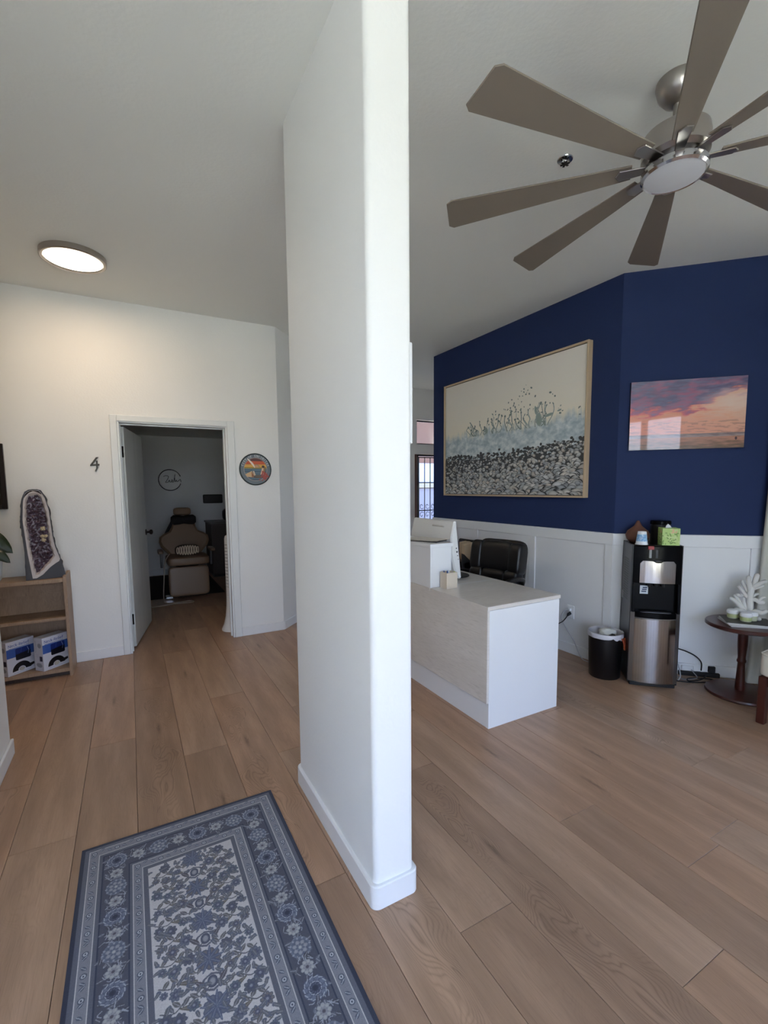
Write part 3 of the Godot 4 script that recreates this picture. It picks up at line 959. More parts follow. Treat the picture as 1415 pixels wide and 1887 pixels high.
func window(called: String, lo: Vector3, hi: Vector3) -> void:
	var w := struct(called)
	var alongx := hi.x - lo.x > 0.1
	var d := Vector3(0, 0, 0.025) if alongx else Vector3(0.025, 0, 0)
	if not M.has("alu"): M.alu = mat(rgb(70, 66, 62), 0.4, 0.5)
	var al: Material = M.alu
	var f := 0.05
	var e := Vector3(f, 0, 0) if alongx else Vector3(0, 0, f)
	var span := Vector3(hi.x - lo.x, 0, hi.z - lo.z)
	part(w, "frame", bx(lo - d, Vector3(lo.x, hi.y, lo.z) + e + d), al)
	part(w, "frame", bx(lo + span - e - d, hi + d), al)
	part(w, "frame", bx(lo + e - d, lo + span - e + Vector3(0, f, 0) + d), al)
	part(w, "frame", bx(Vector3(lo.x, hi.y - f, lo.z) + e - d, hi - e + d), al)
	part(w, "pane", bx(lo + e + Vector3(0, f, 0) - d * 0.12, hi - e - Vector3(0, f, 0) + d * 0.12), M.glass)

func build_door() -> void:
	var dz := -4.669
	# casing, jambs and stop
	var t := struct("trim_3", "white casing round the numbered doorway")
	part(t, "casing", bx(Vector3(-0.122, 0, dz), Vector3(-0.066, 2.13, dz + 0.018), 0.005), M.casing)
	part(t, "casing", bx(Vector3(0.848, 0, dz), Vector3(0.918, 2.13, dz + 0.018), 0.005), M.casing)
	part(t, "casing", bx(Vector3(-0.066, 2.074, dz), Vector3(0.848, 2.13, dz + 0.018), 0.005), M.casing)
	part(t, "jamb", bx(Vector3(-0.068, 0, dz - 0.132), Vector3(-0.052, 2.078, dz + 0.006), 0.002), M.casing)
	part(t, "jamb", bx(Vector3(0.834, 0, dz - 0.132), Vector3(0.85, 2.078, dz + 0.006), 0.002), M.casing)
	part(t, "jamb", bx(Vector3(-0.052, 2.064, dz - 0.132), Vector3(0.834, 2.078, dz + 0.006), 0.002), M.casing)
	part(t, "stop", bx(Vector3(0.822, 0, dz - 0.09), Vector3(0.834, 2.064, dz - 0.055), 0.002), M.casing)
	part(t, "stop", bx(Vector3(-0.052, 2.052, dz - 0.09), Vector3(0.822, 2.064, dz - 0.055), 0.002), M.casing)
	part(t, "stop", bx(Vector3(-0.052, 0, dz - 0.09), Vector3(-0.042, 2.052, dz - 0.055), 0.002), M.casing)
	# open leaf: local z runs from the hinge into the room
	var d := struct("door_1", "open white wood-grain door with a dark round knob")
	var dirv := Vector3(0.164, 0, -0.902).normalized()
	d.position = Vector3(-0.061, 0, -4.836)
	d.rotation.y = atan2(-dirv.x, -dirv.z)  # local -z along the leaf
	var grain := wood_image(160, 320, 71, rgb(226, 229, 226), rgb(212, 216, 213), rgb(192, 198, 194), 0.3, 1.2)
	var lm := tex_mat(grain, 0.45)
	lm.uv1_triplanar = true
	lm.uv1_scale = Vector3(2, 0.9, 2)
	part(d, "leaf", bx(Vector3(0, 0.012, -0.905), Vector3(0.042, 2.05, 0), 0.003), lm)
	for y in [0.275, 1.825]:
		part(d, "hinge", bx(Vector3(0.002, y - 0.05, -0.001), Vector3(0.034, y + 0.05, 0.004), 0.001), mat(rgb(36, 33, 32), 0.4, 0.7))
	var k := Geo.new()
	k.lathe([Vector2(0, 0), Vector2(0.033, 0), Vector2(0.033, 0.006), Vector2(0.012, 0.012), Vector2(0.011, 0.032), Vector2(0.024, 0.040), Vector2(0.028, 0.052), Vector2(0.024, 0.064), Vector2(0.010, 0.070), Vector2(0, 0.070)], 20, Transform3D(Basis(Vector3.FORWARD, PI / 2), Vector3(0.042, 1.02, -0.845)))
	part(d, "knob", k, mat(rgb(52, 46, 42), 0.3, 0.9), "dark metal round knob")

# ------------------------------------------------------------------ hall
func build_hall() -> void:
	var dz := -4.669
	# ceiling lamp, on
	var cl := thing("ceiling_light", "round flush ceiling lamp with nickel rim, switched on", "lamp", Vector3(-0.25, CEIL, -3.92))
	var g := Geo.new()
	g.lathe([Vector2(0.0, 0.0), Vector2(0.196, 0.0), Vector2(0.196, -0.034), Vector2(0.190, -0.038), Vector2(0.176, -0.036), Vector2(0.172, -0.030)], 48)
	part(cl, "rim", g, M.nickel, "brushed nickel rim")
	var gd := Geo.new()
	gd.lathe([Vector2(0.173, -0.030), Vector2(0.150, -0.035), Vector2(0.0, -0.037)], 48)
	var em := mat(rgb(255, 250, 240), 0.5)
	em.emission_enabled = true
	em.emission = Color(1.0, 0.93, 0.82)
	em.emission_energy_multiplier = 4.0
	part(cl, "diffuser", gd, em, "glowing white diffuser")
	var al := AreaLight3D.new()
	al.name = "lamp_glow"
	al.area_size = Vector2(0.31, 0.31)
	al.light_energy = LAMP_E
	al.light_color = Color(1.0, 0.88, 0.74)
	al.shadow_enabled = true
	al.position = Vector3(0, -0.045, 0)
	al.rotation.x = -PI / 2
	cl.add_child(al)
	# door number
	var four := Geo.new()
	four.prism(PackedVector2Array([Vector2(0.012, 0.062), Vector2(0.030, 0.064), Vector2(-0.012, 0.002), Vector2(0.034, 0.006), Vector2(0.034, -0.008), Vector2(-0.034, -0.014), Vector2(-0.034, -0.004)]), 0, 0.008, Transform3D.IDENTITY, 0.0015)
	four.prism(PackedVector2Array([Vector2(0.010, 0.034), Vector2(0.022, 0.034), Vector2(0.021, -0.030), Vector2(0.006, -0.060), Vector2(-0.002, -0.056), Vector2(0.009, -0.030)]), 0, 0.0085, Transform3D.IDENTITY, 0.0015)
	var fo := part(self, "door_number", four, mat(rgb(70, 70, 66), 0.5, 0.4))
	fo.position = Vector3(-0.248, 1.70, dz)
	tag(fo, "dark metal numeral four on the white wall beside the door", "number")
	# round wall plaque
	var sl := thing("wall_plaque", "round painted city plaque with sunset sea and red flowers", "plaque", Vector3(1.108, 1.673, dz))
	var gr := Geo.new()
	gr.lathe([Vector2(0.150, 0.0), Vector2(0.158, 0.004), Vector2(0.158, 0.014), Vector2(0.152, 0.018), Vector2(0.149, 0.014)], 48, Transform3D(Basis(Vector3.RIGHT, PI / 2), Vector3.ZERO))
	part(sl, "rim", gr, mat(rgb(44, 60, 62), 0.5), "dark green rim")
	var disc := Geo.new()
	var ring := arc(Vector2.ZERO, 0.151, 0, 352.5, 47)
	var pts: Array = []
	var uvs: Array = []
	for p in ring:
		pts.append(Vector3(p.x, p.y, 0.0135)); uvs.append(Vector2(0.5 + p.x / 0.312, 0.5 - p.y / 0.312))
	disc.face(pts, Vector3.BACK, uvs)
	disc.prism(ring, 0.0, 0.0130)
	part(sl, "painted_disc", disc, tex_mat(seal_image(), 0.5))
	var word := "CITY OF ENCINITAS"
	var font := SystemFont.new()
	font.font_names = PackedStringArray(["Droid Serif"])
	for i in word.length():
		if word[i] == " ": continue
		var tm := TextMesh.new()
		tm.text = word[i]; tm.font = font; tm.font_size = 32; tm.pixel_size = 0.0009; tm.depth = 0.002
		var o := part(sl, "letter", tm, mat(rgb(226, 230, 230), 0.5))
		var a := deg_to_rad(lerpf(162, 18, float(i) / (word.length() - 1)))
		o.position = Vector3(cos(a) * 0.131, sin(a) * 0.131, 0.0145)
		o.rotation.z = a - PI / 2
	# dark picture at the far left
	var fr := thing("wall_picture", "black-framed dark picture hung above the leafy plant", "picture", Vector3(-1.16, 1.595, dz))
	var fm := mat(rgb(22, 16, 22), 0.2)
	for s in [-1.0, 1.0]:
		part(fr, "frame_side", bx(Vector3(s * 0.29 - 0.016, -0.257, 0), Vector3(s * 0.29 + 0.016, 0.257, 0.03), 0.003), fm)
		part(fr, "frame_rail", bx(Vector3(-0.274, s * 0.241 - 0.016, 0), Vector3(0.274, s * 0.241 + 0.016, 0.03), 0.003), fm)
	part(fr, "print", bx(Vector3(-0.275, -0.226, 0.002), Vector3(0.275, 0.226, 0.012)), mat(rgb(34, 30, 30), 0.15))
	# bookcase
	var bc := thing("bookcase", "low oak-look bookcase standing against the white wall", "bookcase", Vector3(-0.86, 0, -4.5))
	var x1 := 0.372
	var z0 := -0.15
	var z1 := 0.15
	for s in [-1.0, 1.0]:
		part(bc, "side_panel", bx(Vector3(s * x1 - 0.011, 0, z0), Vector3(s * x1 + 0.011, 0.812, z1), 0.0015), M.oak)
	part(bc, "top", bx(Vector3(-0.361, 0.762, z0), Vector3(0.361, 0.792, z1 - 0.004), 0.0015), M.oak)
	part(bc, "shelf", bx(Vector3(-0.361, 0.458, z0 + 0.01), Vector3(0.361, 0.482, z1 - 0.012), 0.0015), M.oak)
	part(bc, "shelf", bx(Vector3(-0.361, 0.038, z0 + 0.01), Vector3(0.361, 0.066, z1 - 0.004), 0.0015), M.oak)
	part(bc, "plinth", bx(Vector3(-0.361, 0, z1 - 0.06), Vector3(0.361, 0.038, z1 - 0.045)), M.dark_wood)
	part(bc, "back_panel", bx(Vector3(-0.361, 0.038, z0), Vector3(0.361, 0.79, z0 + 0.008)), M.oak)
	# boxes on the bottom shelf
	var nf := tex_mat(neck_box_image(), 0.28)
	var ns := tex_mat(neck_side_image(), 0.35)
	var nw := mat(rgb(214, 214, 220), 0.4)
	var fs := SystemFont.new()
	fs.font_names = PackedStringArray(["Droid Sans"])
	for k in 2:
		var at := Vector3(-0.664, 0.066, -4.352) if k == 0 else Vector3(-0.887, 0.066, -4.352)
		var o := thing("cushion_box", ["white and blue neck cushion box next to the bookcase's side panel", "white and blue neck cushion box half behind the other, further from the doorway"][k], "box", at, deg_to_rad(43.0), "boxed cushions on the bottom shelf")
		var W := 0.207
		var H := 0.265
		var D := 0.095
		part(o, "carton", bx(Vector3(0.0006, 0, -D), Vector3(W, H, -0.0008), 0.001), nw)
		var gf := Geo.new()
		gf.face([Vector3(0.001, 0.001, 0), Vector3(W - 0.001, 0.001, 0), Vector3(W - 0.001, H - 0.001, 0), Vector3(0.001, H - 0.001, 0)], Vector3.BACK, [Vector2(0, 1), Vector2(1, 1), Vector2(1, 0), Vector2(0, 0)])
		part(o, "front_print", gf, nf)
		var gs := Geo.new()
		gs.face([Vector3(0, 0.001, -0.001), Vector3(0, 0.001, -D + 0.001), Vector3(0, H - 0.001, -D + 0.001), Vector3(0, H - 0.001, -0.001)], Vector3.LEFT, [Vector2(1, 1), Vector2(0, 1), Vector2(0, 0), Vector2(1, 0)])
		part(o, "side_print", gs, ns)
		var tm := TextMesh.new()
		tm.text = "Neck-Relief"; tm.font = fs; tm.font_size = 40; tm.pixel_size = 0.00076; tm.depth = 0.0006
		tm.horizontal_alignment = HORIZONTAL_ALIGNMENT_LEFT
		var tt := part(o, "lettering", tm, mat(rgb(48, 82, 158), 0.4), "blue lettering")
		tt.position = Vector3(0.014, H - 0.033, 0.0006)
	build_geode()
	# plant in a white pot
	var pl := thing("potted_plant", "dark green broad-leaved plant in a white pot on the bookcase", "plant", Vector3(-0.985, 0.792, -4.47))
	var pg := Geo.new()
	pg.lathe([Vector2(0, 0), Vector2(0.078, 0), Vector2(0.090, 0.02), Vector2(0.102, 0.155), Vector2(0.105, 0.16), Vector2(0.098, 0.16), Vector2(0.092, 0.13), Vector2(0, 0.13)], 28)
	part(pl, "pot", pg, mat(rgb(222, 230, 234), 0.25))
	var sg := Geo.new()
	sg.lathe([Vector2(0.091, 0.131), Vector2(0, 0.138)], 20)
	part(pl, "soil", sg, mat(rgb(38, 28, 22), 0.95))
	var lm2 := mat(rgb(44, 58, 40), 0.28)
	# root, tip, width of each leaf; blades turned to the light
	var leaves := [[Vector3(-0.04, 0.37, 0.0), Vector3(0.175, 0.215, 0.03), 0.13], [Vector3(0.02, 0.245, 0.03), Vector3(0.160, 0.145, 0.06), 0.080], [Vector3(-0.01, 0.205, 0.05), Vector3(0.098, 0.098, 0.09), 0.085],
		[Vector3(-0.03, 0.33, -0.03), Vector3(-0.20, 0.42, -0.06), 0.11], [Vector3(-0.02, 0.28, 0.03), Vector3(-0.18, 0.22, 0.09), 0.10], [Vector3(0.0, 0.36, 0.0), Vector3(0.03, 0.54, 0.02), 0.10], [Vector3(-0.04, 0.24, 0.05), Vector3(-0.08, 0.12, 0.15), 0.09]]
	for q in leaves:
		var root: Vector3 = q[0]
		var st := Vector3(0, 0.135, 0)
		var gs := Geo.new()
		gs.tube(smooth_path([st, st.lerp(root, 0.5) + Vector3(0, 0.02, 0), root], 4), 0.004, 6)
		part(pl, "stem", gs, mat(rgb(70, 82, 52), 0.5))
		part(pl, "leaf", leaf(root, q[1], q[2]), lm2)
	# rug
	var rg := thing("rug", "blue-grey oriental rug with a cream floral field", "rug", Vector3(0.138, 0, -1.39))
	var rw := 0.778
	var rl := 1.505
	var r1 := Geo.new()
	r1.face([Vector3(-rw / 2, 0.007, -rl / 2), Vector3(rw / 2, 0.007, -rl / 2), Vector3(rw / 2, 0.007, rl / 2), Vector3(-rw / 2, 0.007, rl / 2)], Vector3.UP, [Vector2(0, 0), Vector2(1, 0), Vector2(1, 1), Vector2(0, 1)])
	var rm := tex_mat(rug_image(), 0.9)
	rm.rim_enabled = true
	rm.rim = 0.2
	part(rg, "woven_face", r1, rm)
	var r2 := Geo.new()
	r2.box(Vector3(0, 0.0033, 0), Vector3(rw, 0.0066, rl), 0.002)
	part(rg, "backing", r2, mat(rgb(44, 50, 70), 0.9))
	# thin panel on the far side of the partition
	var pn := part(self, "wall_panel_cover", bx(Vector3(0.841, 1.63, -1.52), Vector3(0.859, 1.965, -1.352), 0.003), M.white)
	tag(pn, "thin white cover plate on the reception side of the partition", "panel")

func leaf(root: Vector3, tip: Vector3, w: float) -> Geo:
	var g := Geo.new()
	var nrm := Vector3(0.15, 0.35, 0.92)
	var d := (tip - root)
	var side := d.cross(nrm).normalized()
	nrm = side.cross(d).normalized()
	for sgn in [0.0, -0.0018]:
		var rows: Array = []
		for i in 11:
			var t := i / 10.0
			var p: Vector3 = root + d * t + nrm * (0.12 * d.length() * sin(PI * t) + sgn) + Vector3(0, 0.10 * d.length() * sin(PI * t), 0)
			var hw := w * 0.5 * pow(sin(PI * clampf(pow(t, 0.8), 0.0, 1.0)), 0.7) + 0.0008
			var row := PackedVector3Array()
			for j in 7:
				var s := j / 3.0 - 1.0
				row.append(p + side * (hw * s) - nrm * (hw * 0.35 * s * s) + nrm * (0.004 if j == 3 else 0.0) * -1.0)
			rows.append(row)
		g.grid(rows, false, sgn < 0.0)
	return g

func resample(p: PackedVector2Array, k: int) -> PackedVector2Array:
	var L: Array = [0.0]
	var m := p.size()
	for i in m: L.append(L[i] + p[i].distance_to(p[(i + 1) % m]))
	var o := PackedVector2Array()
	for j in k:
		var s: float = L[m] * j / k
		var i := 0
		while i < m - 1 and L[i + 1] <= s: i += 1
		o.append(p[i].lerp(p[(i + 1) % m], (s - L[i]) / maxf(1e-6, L[i + 1] - L[i])))
	return o

func build_geode() -> void:
	var o := thing("amethyst_geode", "tall split purple amethyst geode with pale rim on the bookcase", "geode", Vector3(-0.617, 0.792, -4.46), deg_to_rad(8.0))
	var K := 64
	var outer := resample(PackedVector2Array([Vector2(-0.128, 0), Vector2(-0.122, 0.22), Vector2(-0.134, 0.46), Vector2(-0.118, 0.61), Vector2(-0.096, 0.68), Vector2(-0.06, 0.703), Vector2(0.005, 0.698), Vector2(0.034, 0.64), Vector2(0.055, 0.53), Vector2(0.066, 0.34), Vector2(0.078, 0.25), Vector2(0.108, 0.13), Vector2(0.13, 0)]), K)
	var quartz := resample(PackedVector2Array([Vector2(-0.085, 0.012), Vector2(-0.103, 0.2), Vector2(-0.118, 0.46), Vector2(-0.106, 0.61), Vector2(-0.088, 0.672), Vector2(-0.06, 0.693), Vector2(0.002, 0.689), Vector2(0.028, 0.635), Vector2(0.049, 0.53), Vector2(0.058, 0.34), Vector2(0.070, 0.25), Vector2(0.100, 0.138), Vector2(0.072, 0.122), Vector2(0.03, 0.09), Vector2(-0.02, 0.036), Vector2(-0.06, 0.012)]), K)
	var cav := resample(PackedVector2Array([Vector2(-0.066, 0.034), Vector2(-0.086, 0.18), Vector2(-0.104, 0.44), Vector2(-0.094, 0.610), Vector2(-0.074, 0.668), Vector2(-0.004, 0.672), Vector2(0.018, 0.61), Vector2(0.036, 0.50), Vector2(0.046, 0.265), Vector2(0.066, 0.18), Vector2(0.040, 0.135), Vector2(-0.015, 0.075), Vector2(-0.045, 0.042)]), K)
	var f := noise(17, 9.0, 3)
	# rough shell: outline swept backwards
	var shell := Geo.new()
	var rows: Array = []
	for k in 6:
		var t := k / 5.0
		var row := PackedVector3Array()
		for p in outer:
			var q := p * Vector2(1.0 - 0.55 * t * t, 1.0 - 0.18 * t * t)
			var b := f.get_noise_3d(p.x * 4.0, p.y * 4.0, t * 0.5) * 0.012 * (1.0 if p.y > 0.01 else 0.0)
			row.append(Vector3(q.x + b, maxf(0.0, q.y + b), 0.055 - 0.15 * t))
		rows.append(row)
	shell.grid(rows, true, true)
	var backp: Array = []
	for p in rows[5]: backp.append(p)
	shell.face(backp, Vector3.FORWARD)
	for i in K: # polished front face between outline and quartz
		var j := (i + 1) % K
		shell.face([Vector3(outer[i].x, outer[i].y, 0.055), Vector3(outer[j].x, outer[j].y, 0.055), Vector3(quartz[j].x, quartz[j].y, 0.056), Vector3(quartz[i].x, quartz[i].y, 0.056)], Vector3.BACK)
	part(o, "rock_shell", shell, mat(rgb(56, 55, 60), 0.5), "dark grey rock shell")
	var qz := Geo.new()
	for i in K:
		var j := (i + 1) % K
		var w := sin(i * 2.3) * 0.004
		var w2 := sin(j * 2.3) * 0.004
		qz.face([Vector3(quartz[i].x, quartz[i].y, 0.0562), Vector3(quartz[j].x, quartz[j].y, 0.0562), Vector3(cav[j].x + w2, cav[j].y, 0.053), Vector3(cav[i].x + w, cav[i].y, 0.053)], Vector3.BACK)
		qz.face([Vector3(cav[i].x + w, cav[i].y, 0.053), Vector3(cav[j].x + w2, cav[j].y, 0.053), Vector3(cav[j].x * 0.86 - 0.003, 0.35 + (cav[j].y - 0.35) * 0.94, 0.030), Vector3(cav[i].x * 0.86 - 0.003, 0.35 + (cav[i].y - 0.35) * 0.94, 0.030)], Vector3.BACK)
	part(o, "quartz_rim", qz, mat(rgb(196, 186, 182), 0.45), "pale quartz rim")
	var bed := Geo.new()
	var bp: Array = []
	for p in cav: bp.append(Vector3(p.x * 0.88 - 0.003, 0.35 + (p.y - 0.35) * 0.95, 0.028))
	var tri := Geometry2D.triangulate_polygon(cav)
	for i in range(0, tri.size(), 3): bed.face([bp[tri[i]], bp[tri[i + 1]], bp[tri[i + 2]]], Vector3.BACK)
	var rng := RandomNumberGenerator.new()
	rng.seed = 6
	var n := 0
	while n < 900:
		var p := Vector2(rng.randf_range(-0.1, 0.06), rng.randf_range(0.04, 0.67))
		if not Geometry2D.is_point_in_polygon(p, cav): continue
		n += 1
		crystal(bed, Vector3(p.x * 0.92 - 0.002, p.y, 0.020 + rng.randf() * 0.010), rng.randf_range(0.006, 0.012), rng.randf_range(0.008, 0.018), rng)
	var am := mat(rgb(84, 64, 78), 0.35)
	var cr := part(o, "amethyst_crystals", bed, am, "dark purple crystal lining")
	cr.set_meta("kind", "stuff")
	for q in [[0.002, 0.395, 0.020], [-0.004, 0.335, 0.016], [0.018, 0.335, 0.015], [0.002, 0.305, 0.018]]:
		var g := Geo.new()
		for k in 5: crystal(g, Vector3(q[0], q[1], 0.036), q[2], q[2] * 1.1, rng)
		part(o, "calcite_crystal", g, mat(rgb(196, 180, 150), 0.5), "pale yellow crystal")

func crystal(g: Geo, c: Vector3, r: float, h: float, rng: RandomNumberGenerator) -> void:
	var ax := Vector3(rng.randf_range(-0.5, 0.5), rng.randf_range(-0.5, 0.5), 1.0).normalized()
	var x := ax.cross(Vector3.UP).normalized().rotated(ax, rng.randf() * TAU)
	var y := ax.cross(x)
	var tip := c + ax * h
	for i in 4:
		var a := TAU * i / 4
		var b := TAU * (i + 1) / 4
		var p := c + (x * cos(a) + y * sin(a)) * r
		var q := c + (x * cos(b) + y * sin(b)) * r
		g.face([p, q, tip], (p + q) * 0.5 - c + ax * 0.4 * r)

# ------------------------------------------------------------------ reception desk and what is on it
func build_desk() -> void:
	var d := thing("reception_desk", "white reception desk with pale wood-grain front and raised counter", "desk", Vector3(1.834, 0, -2.057))
	# local: x into the reception, z towards the entrance; near end panel at z = 0
	var L := 2.25
	var lam: Material = M.white
	part(d, "end_panel", bx(Vector3(0.012, 0, -0.022), Vector3(0.612, 0.74, 0), 0.0015), lam, "white end panel down to the floor")
	part(d, "front_panel", bx(Vector3(-0.004, 0.162, -L), Vector3(0.014, 0.745, -0.001), 0.002), M.ash, "pale wood-grain front panel")
	part(d, "kick_board", bx(Vector3(0.014, 0, -L), Vector3(0.030, 0.175, -0.022), 0.001), lam)
	part(d, "worktop", bx(Vector3(-0.004, 0.742, -0.608), Vector3(0.622, 0.766, 0.002), 0.002), M.ash_top)
	part(d, "worktop", bx(Vector3(-0.004, 0.742, -L), Vector3(0.622, 0.7655, -0.612), 0.002), M.ash_top)
	part(d, "worktop_joint", bx(Vector3(0.20, 0.744, -0.614), Vector3(0.618, 0.7666, -0.606)), lam)
	part(d, "back_panel", bx(Vector3(0.55, 0.0, -0.60), Vector3(0.566, 0.742, -0.022), 0.001), lam)
	part(d, "end_panel", bx(Vector3(0.03, 0, -L), Vector3(0.612, 0.742, -L + 0.022), 0.0015), lam)
	# raised counter
	part(d, "counter_front", bx(Vector3(0.0, 0.766, -L), Vector3(0.018, 1.052, -0.606), 0.0015), lam)
	part(d, "counter_end", bx(Vector3(0.018, 0.766, -0.625), Vector3(0.185, 1.052, -0.607), 0.0015), lam)
	part(d, "counter_back", bx(Vector3(0.165, 0.766, -L), Vector3(0.183, 1.052, -0.625), 0.0015), lam)
	part(d, "counter_top", bx(Vector3(-0.004, 1.052, -L), Vector3(0.200, 1.080, -0.602), 0.002), lam)
	# papers on the counter
	var rng := RandomNumberGenerator.new()
	rng.seed = 15
	var cb := part(self, "clipboard", bx(Vector3(-0.105, 0, -0.15), Vector3(0.105, 0.005, 0.15), 0.001), mat(rgb(70, 66, 66), 0.5))
	cb.position = Vector3(1.945, 1.080, -2.90)
	cb.rotation.y = 0.5
	tag(cb, "dark clipboard lying under papers on the raised counter", "clipboard")
	for i in 3:
		var g := Geo.new()
		var rows: Array = []
		for a in 7:
			var row := PackedVector3Array()
			for b in 5:
				row.append(Vector3((b - 2) * 0.052, 0.004 * pow(absf(a - 3) / 3.0, 2.0) * (1.0 if i == 2 else 0.2), (a - 3) * 0.046))
			rows.append(row)
		g.grid(rows, false, true)
		for r in rows:
			for k in r.size(): r[k].y -= 0.0006
		g.grid(rows, false, false)
		var p := part(self, "paper_sheet", g, mat(rgb(226, 222, 214), 0.7))
		p.position = Vector3(1.945 + rng.randf_range(-0.01, 0.015), 1.0862 + i * 0.0020, -2.92 + i * 0.03)
		p.rotation.y = [0.45, 0.62, 0.35][i]
		tag(p, ["bottom paper sheet of the small pile on the raised counter", "middle paper sheet of the small pile on the raised counter", "top paper sheet of the pile on the raised counter, edges lifting"][i], "paper", "papers on the raised counter")
	# pen box and pens
	var pb := thing("pen_box", "small pale wood pen box on the desk beside raised counter", "pen holder", Vector3(1.957, 0.766, -2.612))
	var pw := mat(rgb(214, 200, 180), 0.5)
	for s in [-1.0, 1.0]:
		part(pb, "side", bx(Vector3(s * 0.043 - 0.004, 0, -0.040), Vector3(s * 0.043 + 0.004, 0.114, 0.040), 0.001), pw)
		part(pb, "side", bx(Vector3(-0.039, 0, s * 0.036 - 0.004), Vector3(0.039, 0.114, s * 0.036 + 0.004), 0.001), pw)
	part(pb, "bottom", bx(Vector3(-0.039, 0, -0.032), Vector3(0.039, 0.006, 0.032)), pw)
	var pens := [[-0.015, 0.010, rgb(40, 84, 150), 0.125], [-0.022, -0.012, rgb(28, 60, 120), 0.122], [-0.004, 0.004, rgb(214, 224, 232), 0.128], [0.004, -0.014, rgb(36, 70, 130), 0.120], [0.028, 0.012, rgb(196, 210, 70), 0.116]]
	for i in pens.size():
		var q: Array = pens[i]
		var g := Geo.new()
		var top := Vector3(q[0] * 1.4, q[3], q[1] * 1.2)
		g.tube([Vector3(q[0] * 0.6, 0.007, q[1] * 0.8), top - Vector3(0, 0.012, 0), top], [0.0045, 0.0055, 0.004], 8)
		var o := part(self, "pen", g, mat(q[2], 0.35))
		o.position = pb.position
		tag(o, ["blue pen standing in the pale pen box", "dark blue pen leaning in the pale pen box", "white-capped pen standing in the pale pen box", "navy pen at the back of the pale pen box", "yellow highlighter in the pale pen box"][i], "pen", "pens in the box")
	# all-in-one computer seen from behind
	var mo := thing("desktop_computer", "white all-in-one desktop computer turned away, behind raised counter", "computer", Vector3(2.16, 0.766, -3.03))
	var wm := mat(rgb(226, 226, 224), 0.35)
	var prof := PackedVector2Array([Vector2(0.012, 0.018), Vector2(0.024, 0.028), Vector2(-0.028, 0.455), Vector2(-0.040, 0.460), Vector2(-0.052, 0.452), Vector2(-0.080, 0.34), Vector2(-0.078, 0.22), Vector2(-0.048, 0.10), Vector2(-0.006, 0.022)])
	var g := Geo.new()
	g.prism(prof, -0.28, 0.28, Transform3D.IDENTITY, 0.010, 40.0)
	part(mo, "casing", g, wm)
	var gs := Geo.new()
	gs.face([Vector3(0.0225, 0.045, -0.265), Vector3(0.0225, 0.045, 0.265), Vector3(-0.0245, 0.440, 0.265), Vector3(-0.0245, 0.440, -0.265)], Vector3.RIGHT)
	part(mo, "screen", gs, M.black_gloss, "dark glossy screen")
	part(mo, "handle_slot", bx(Vector3(-0.0705, 0.408, 0.02), Vector3(-0.058, 0.420, 0.17), 0.002), mat(rgb(196, 192, 188), 0.5))
	for i in 4:
		var gp := Geo.new()
		gp.lathe([Vector2(0.0, 0.001), Vector2([0.005, 0.007, 0.004, 0.003][i], 0.001), Vector2([0.005, 0.007, 0.004, 0.003][i], -0.002)], 12, Transform3D(Basis(Vector3.RIGHT, PI / 2), Vector3(-0.030 + i * 0.006, 0.255 - i * 0.028, 0.2805)))
		part(mo, "port", gp, M.black)
	var gb := Geo.new()
	gb.cushion(Vector3(0.10, 0.007, 0.06), Vector3(0.26, 0.014, 0.30), 0.6, 1.0)
	part(mo, "foot", gb, M.black, "black oval foot")
	part(mo, "neck", bx(Vector3(-0.02, 0.006, -0.06), Vector3(0.02, 0.06, 0.10), 0.006), M.black)

	# black leather office chair
	var ch := thing("office_chair", "black leather office chair behind the reception desk", "chair", Vector3(2.63, 0, -3.06), deg_to_rad(-90.0 + 12.0))
	# local: chair faces +z
	var tb := Transform3D(Basis(Vector3.RIGHT, deg_to_rad(-9.0)), Vector3(0, 0.50, -0.22))
	g = Geo.new()
	g.cushion(Vector3(0, 0.36, 0.02), Vector3(0.34, 0.28, 0.13), 0.5, 0.3, tb)
	part(ch, "head_cushion", g, M.leather)
	for s in [-1.0, 1.0]:
		g = Geo.new()
		g.cushion(Vector3(s * 0.205, 0.35, 0.02), Vector3(0.13, 0.28, 0.15), 0.45, 0.5, tb)
		part(ch, "side_bolster", g, M.leather)
		g = Geo.new()
		g.cushion(Vector3(s * 0.185, 0.13, 0.03), Vector3(0.15, 0.24, 0.14), 0.45, 0.5, tb)
		part(ch, "side_bolster", g, M.leather)
		g = Geo.new()
		g.tube(smooth_path([tb * Vector3(s * 0.25, 0.12, -0.02), Vector3(s * 0.31, 0.70, -0.16), Vector3(s * 0.31, 0.69, 0.10), Vector3(s * 0.28, 0.52, 0.16)], 5), 0.020, 8)
		part(ch, "armrest", g, M.black)
	g = Geo.new()
	g.cushion(Vector3(0, 0.13, 0.025), Vector3(0.26, 0.24, 0.13), 0.5, 0.3, tb)
	part(ch, "lumbar_cushion", g, M.leather)
	g = Geo.new()
	g.cushion(Vector3(0, 0.25, -0.045), Vector3(0.50, 0.53, 0.07), 0.3, 0.35, tb)
	part(ch, "back_shell", g, M.leather)
	g = Geo.new()
	g.cushion(Vector3(0, 0.47, 0.02), Vector3(0.52, 0.12, 0.50), 0.5, 0.35)
	part(ch, "seat", g, M.leather)
	g = Geo.new()
	g.lathe([Vector2(0, 0.10), Vector2(0.03, 0.10), Vector2(0.03, 0.26), Vector2(0.018, 0.26), Vector2(0.018, 0.42), Vector2(0, 0.42)], 14)
	part(ch, "gas_lift", g, M.black)
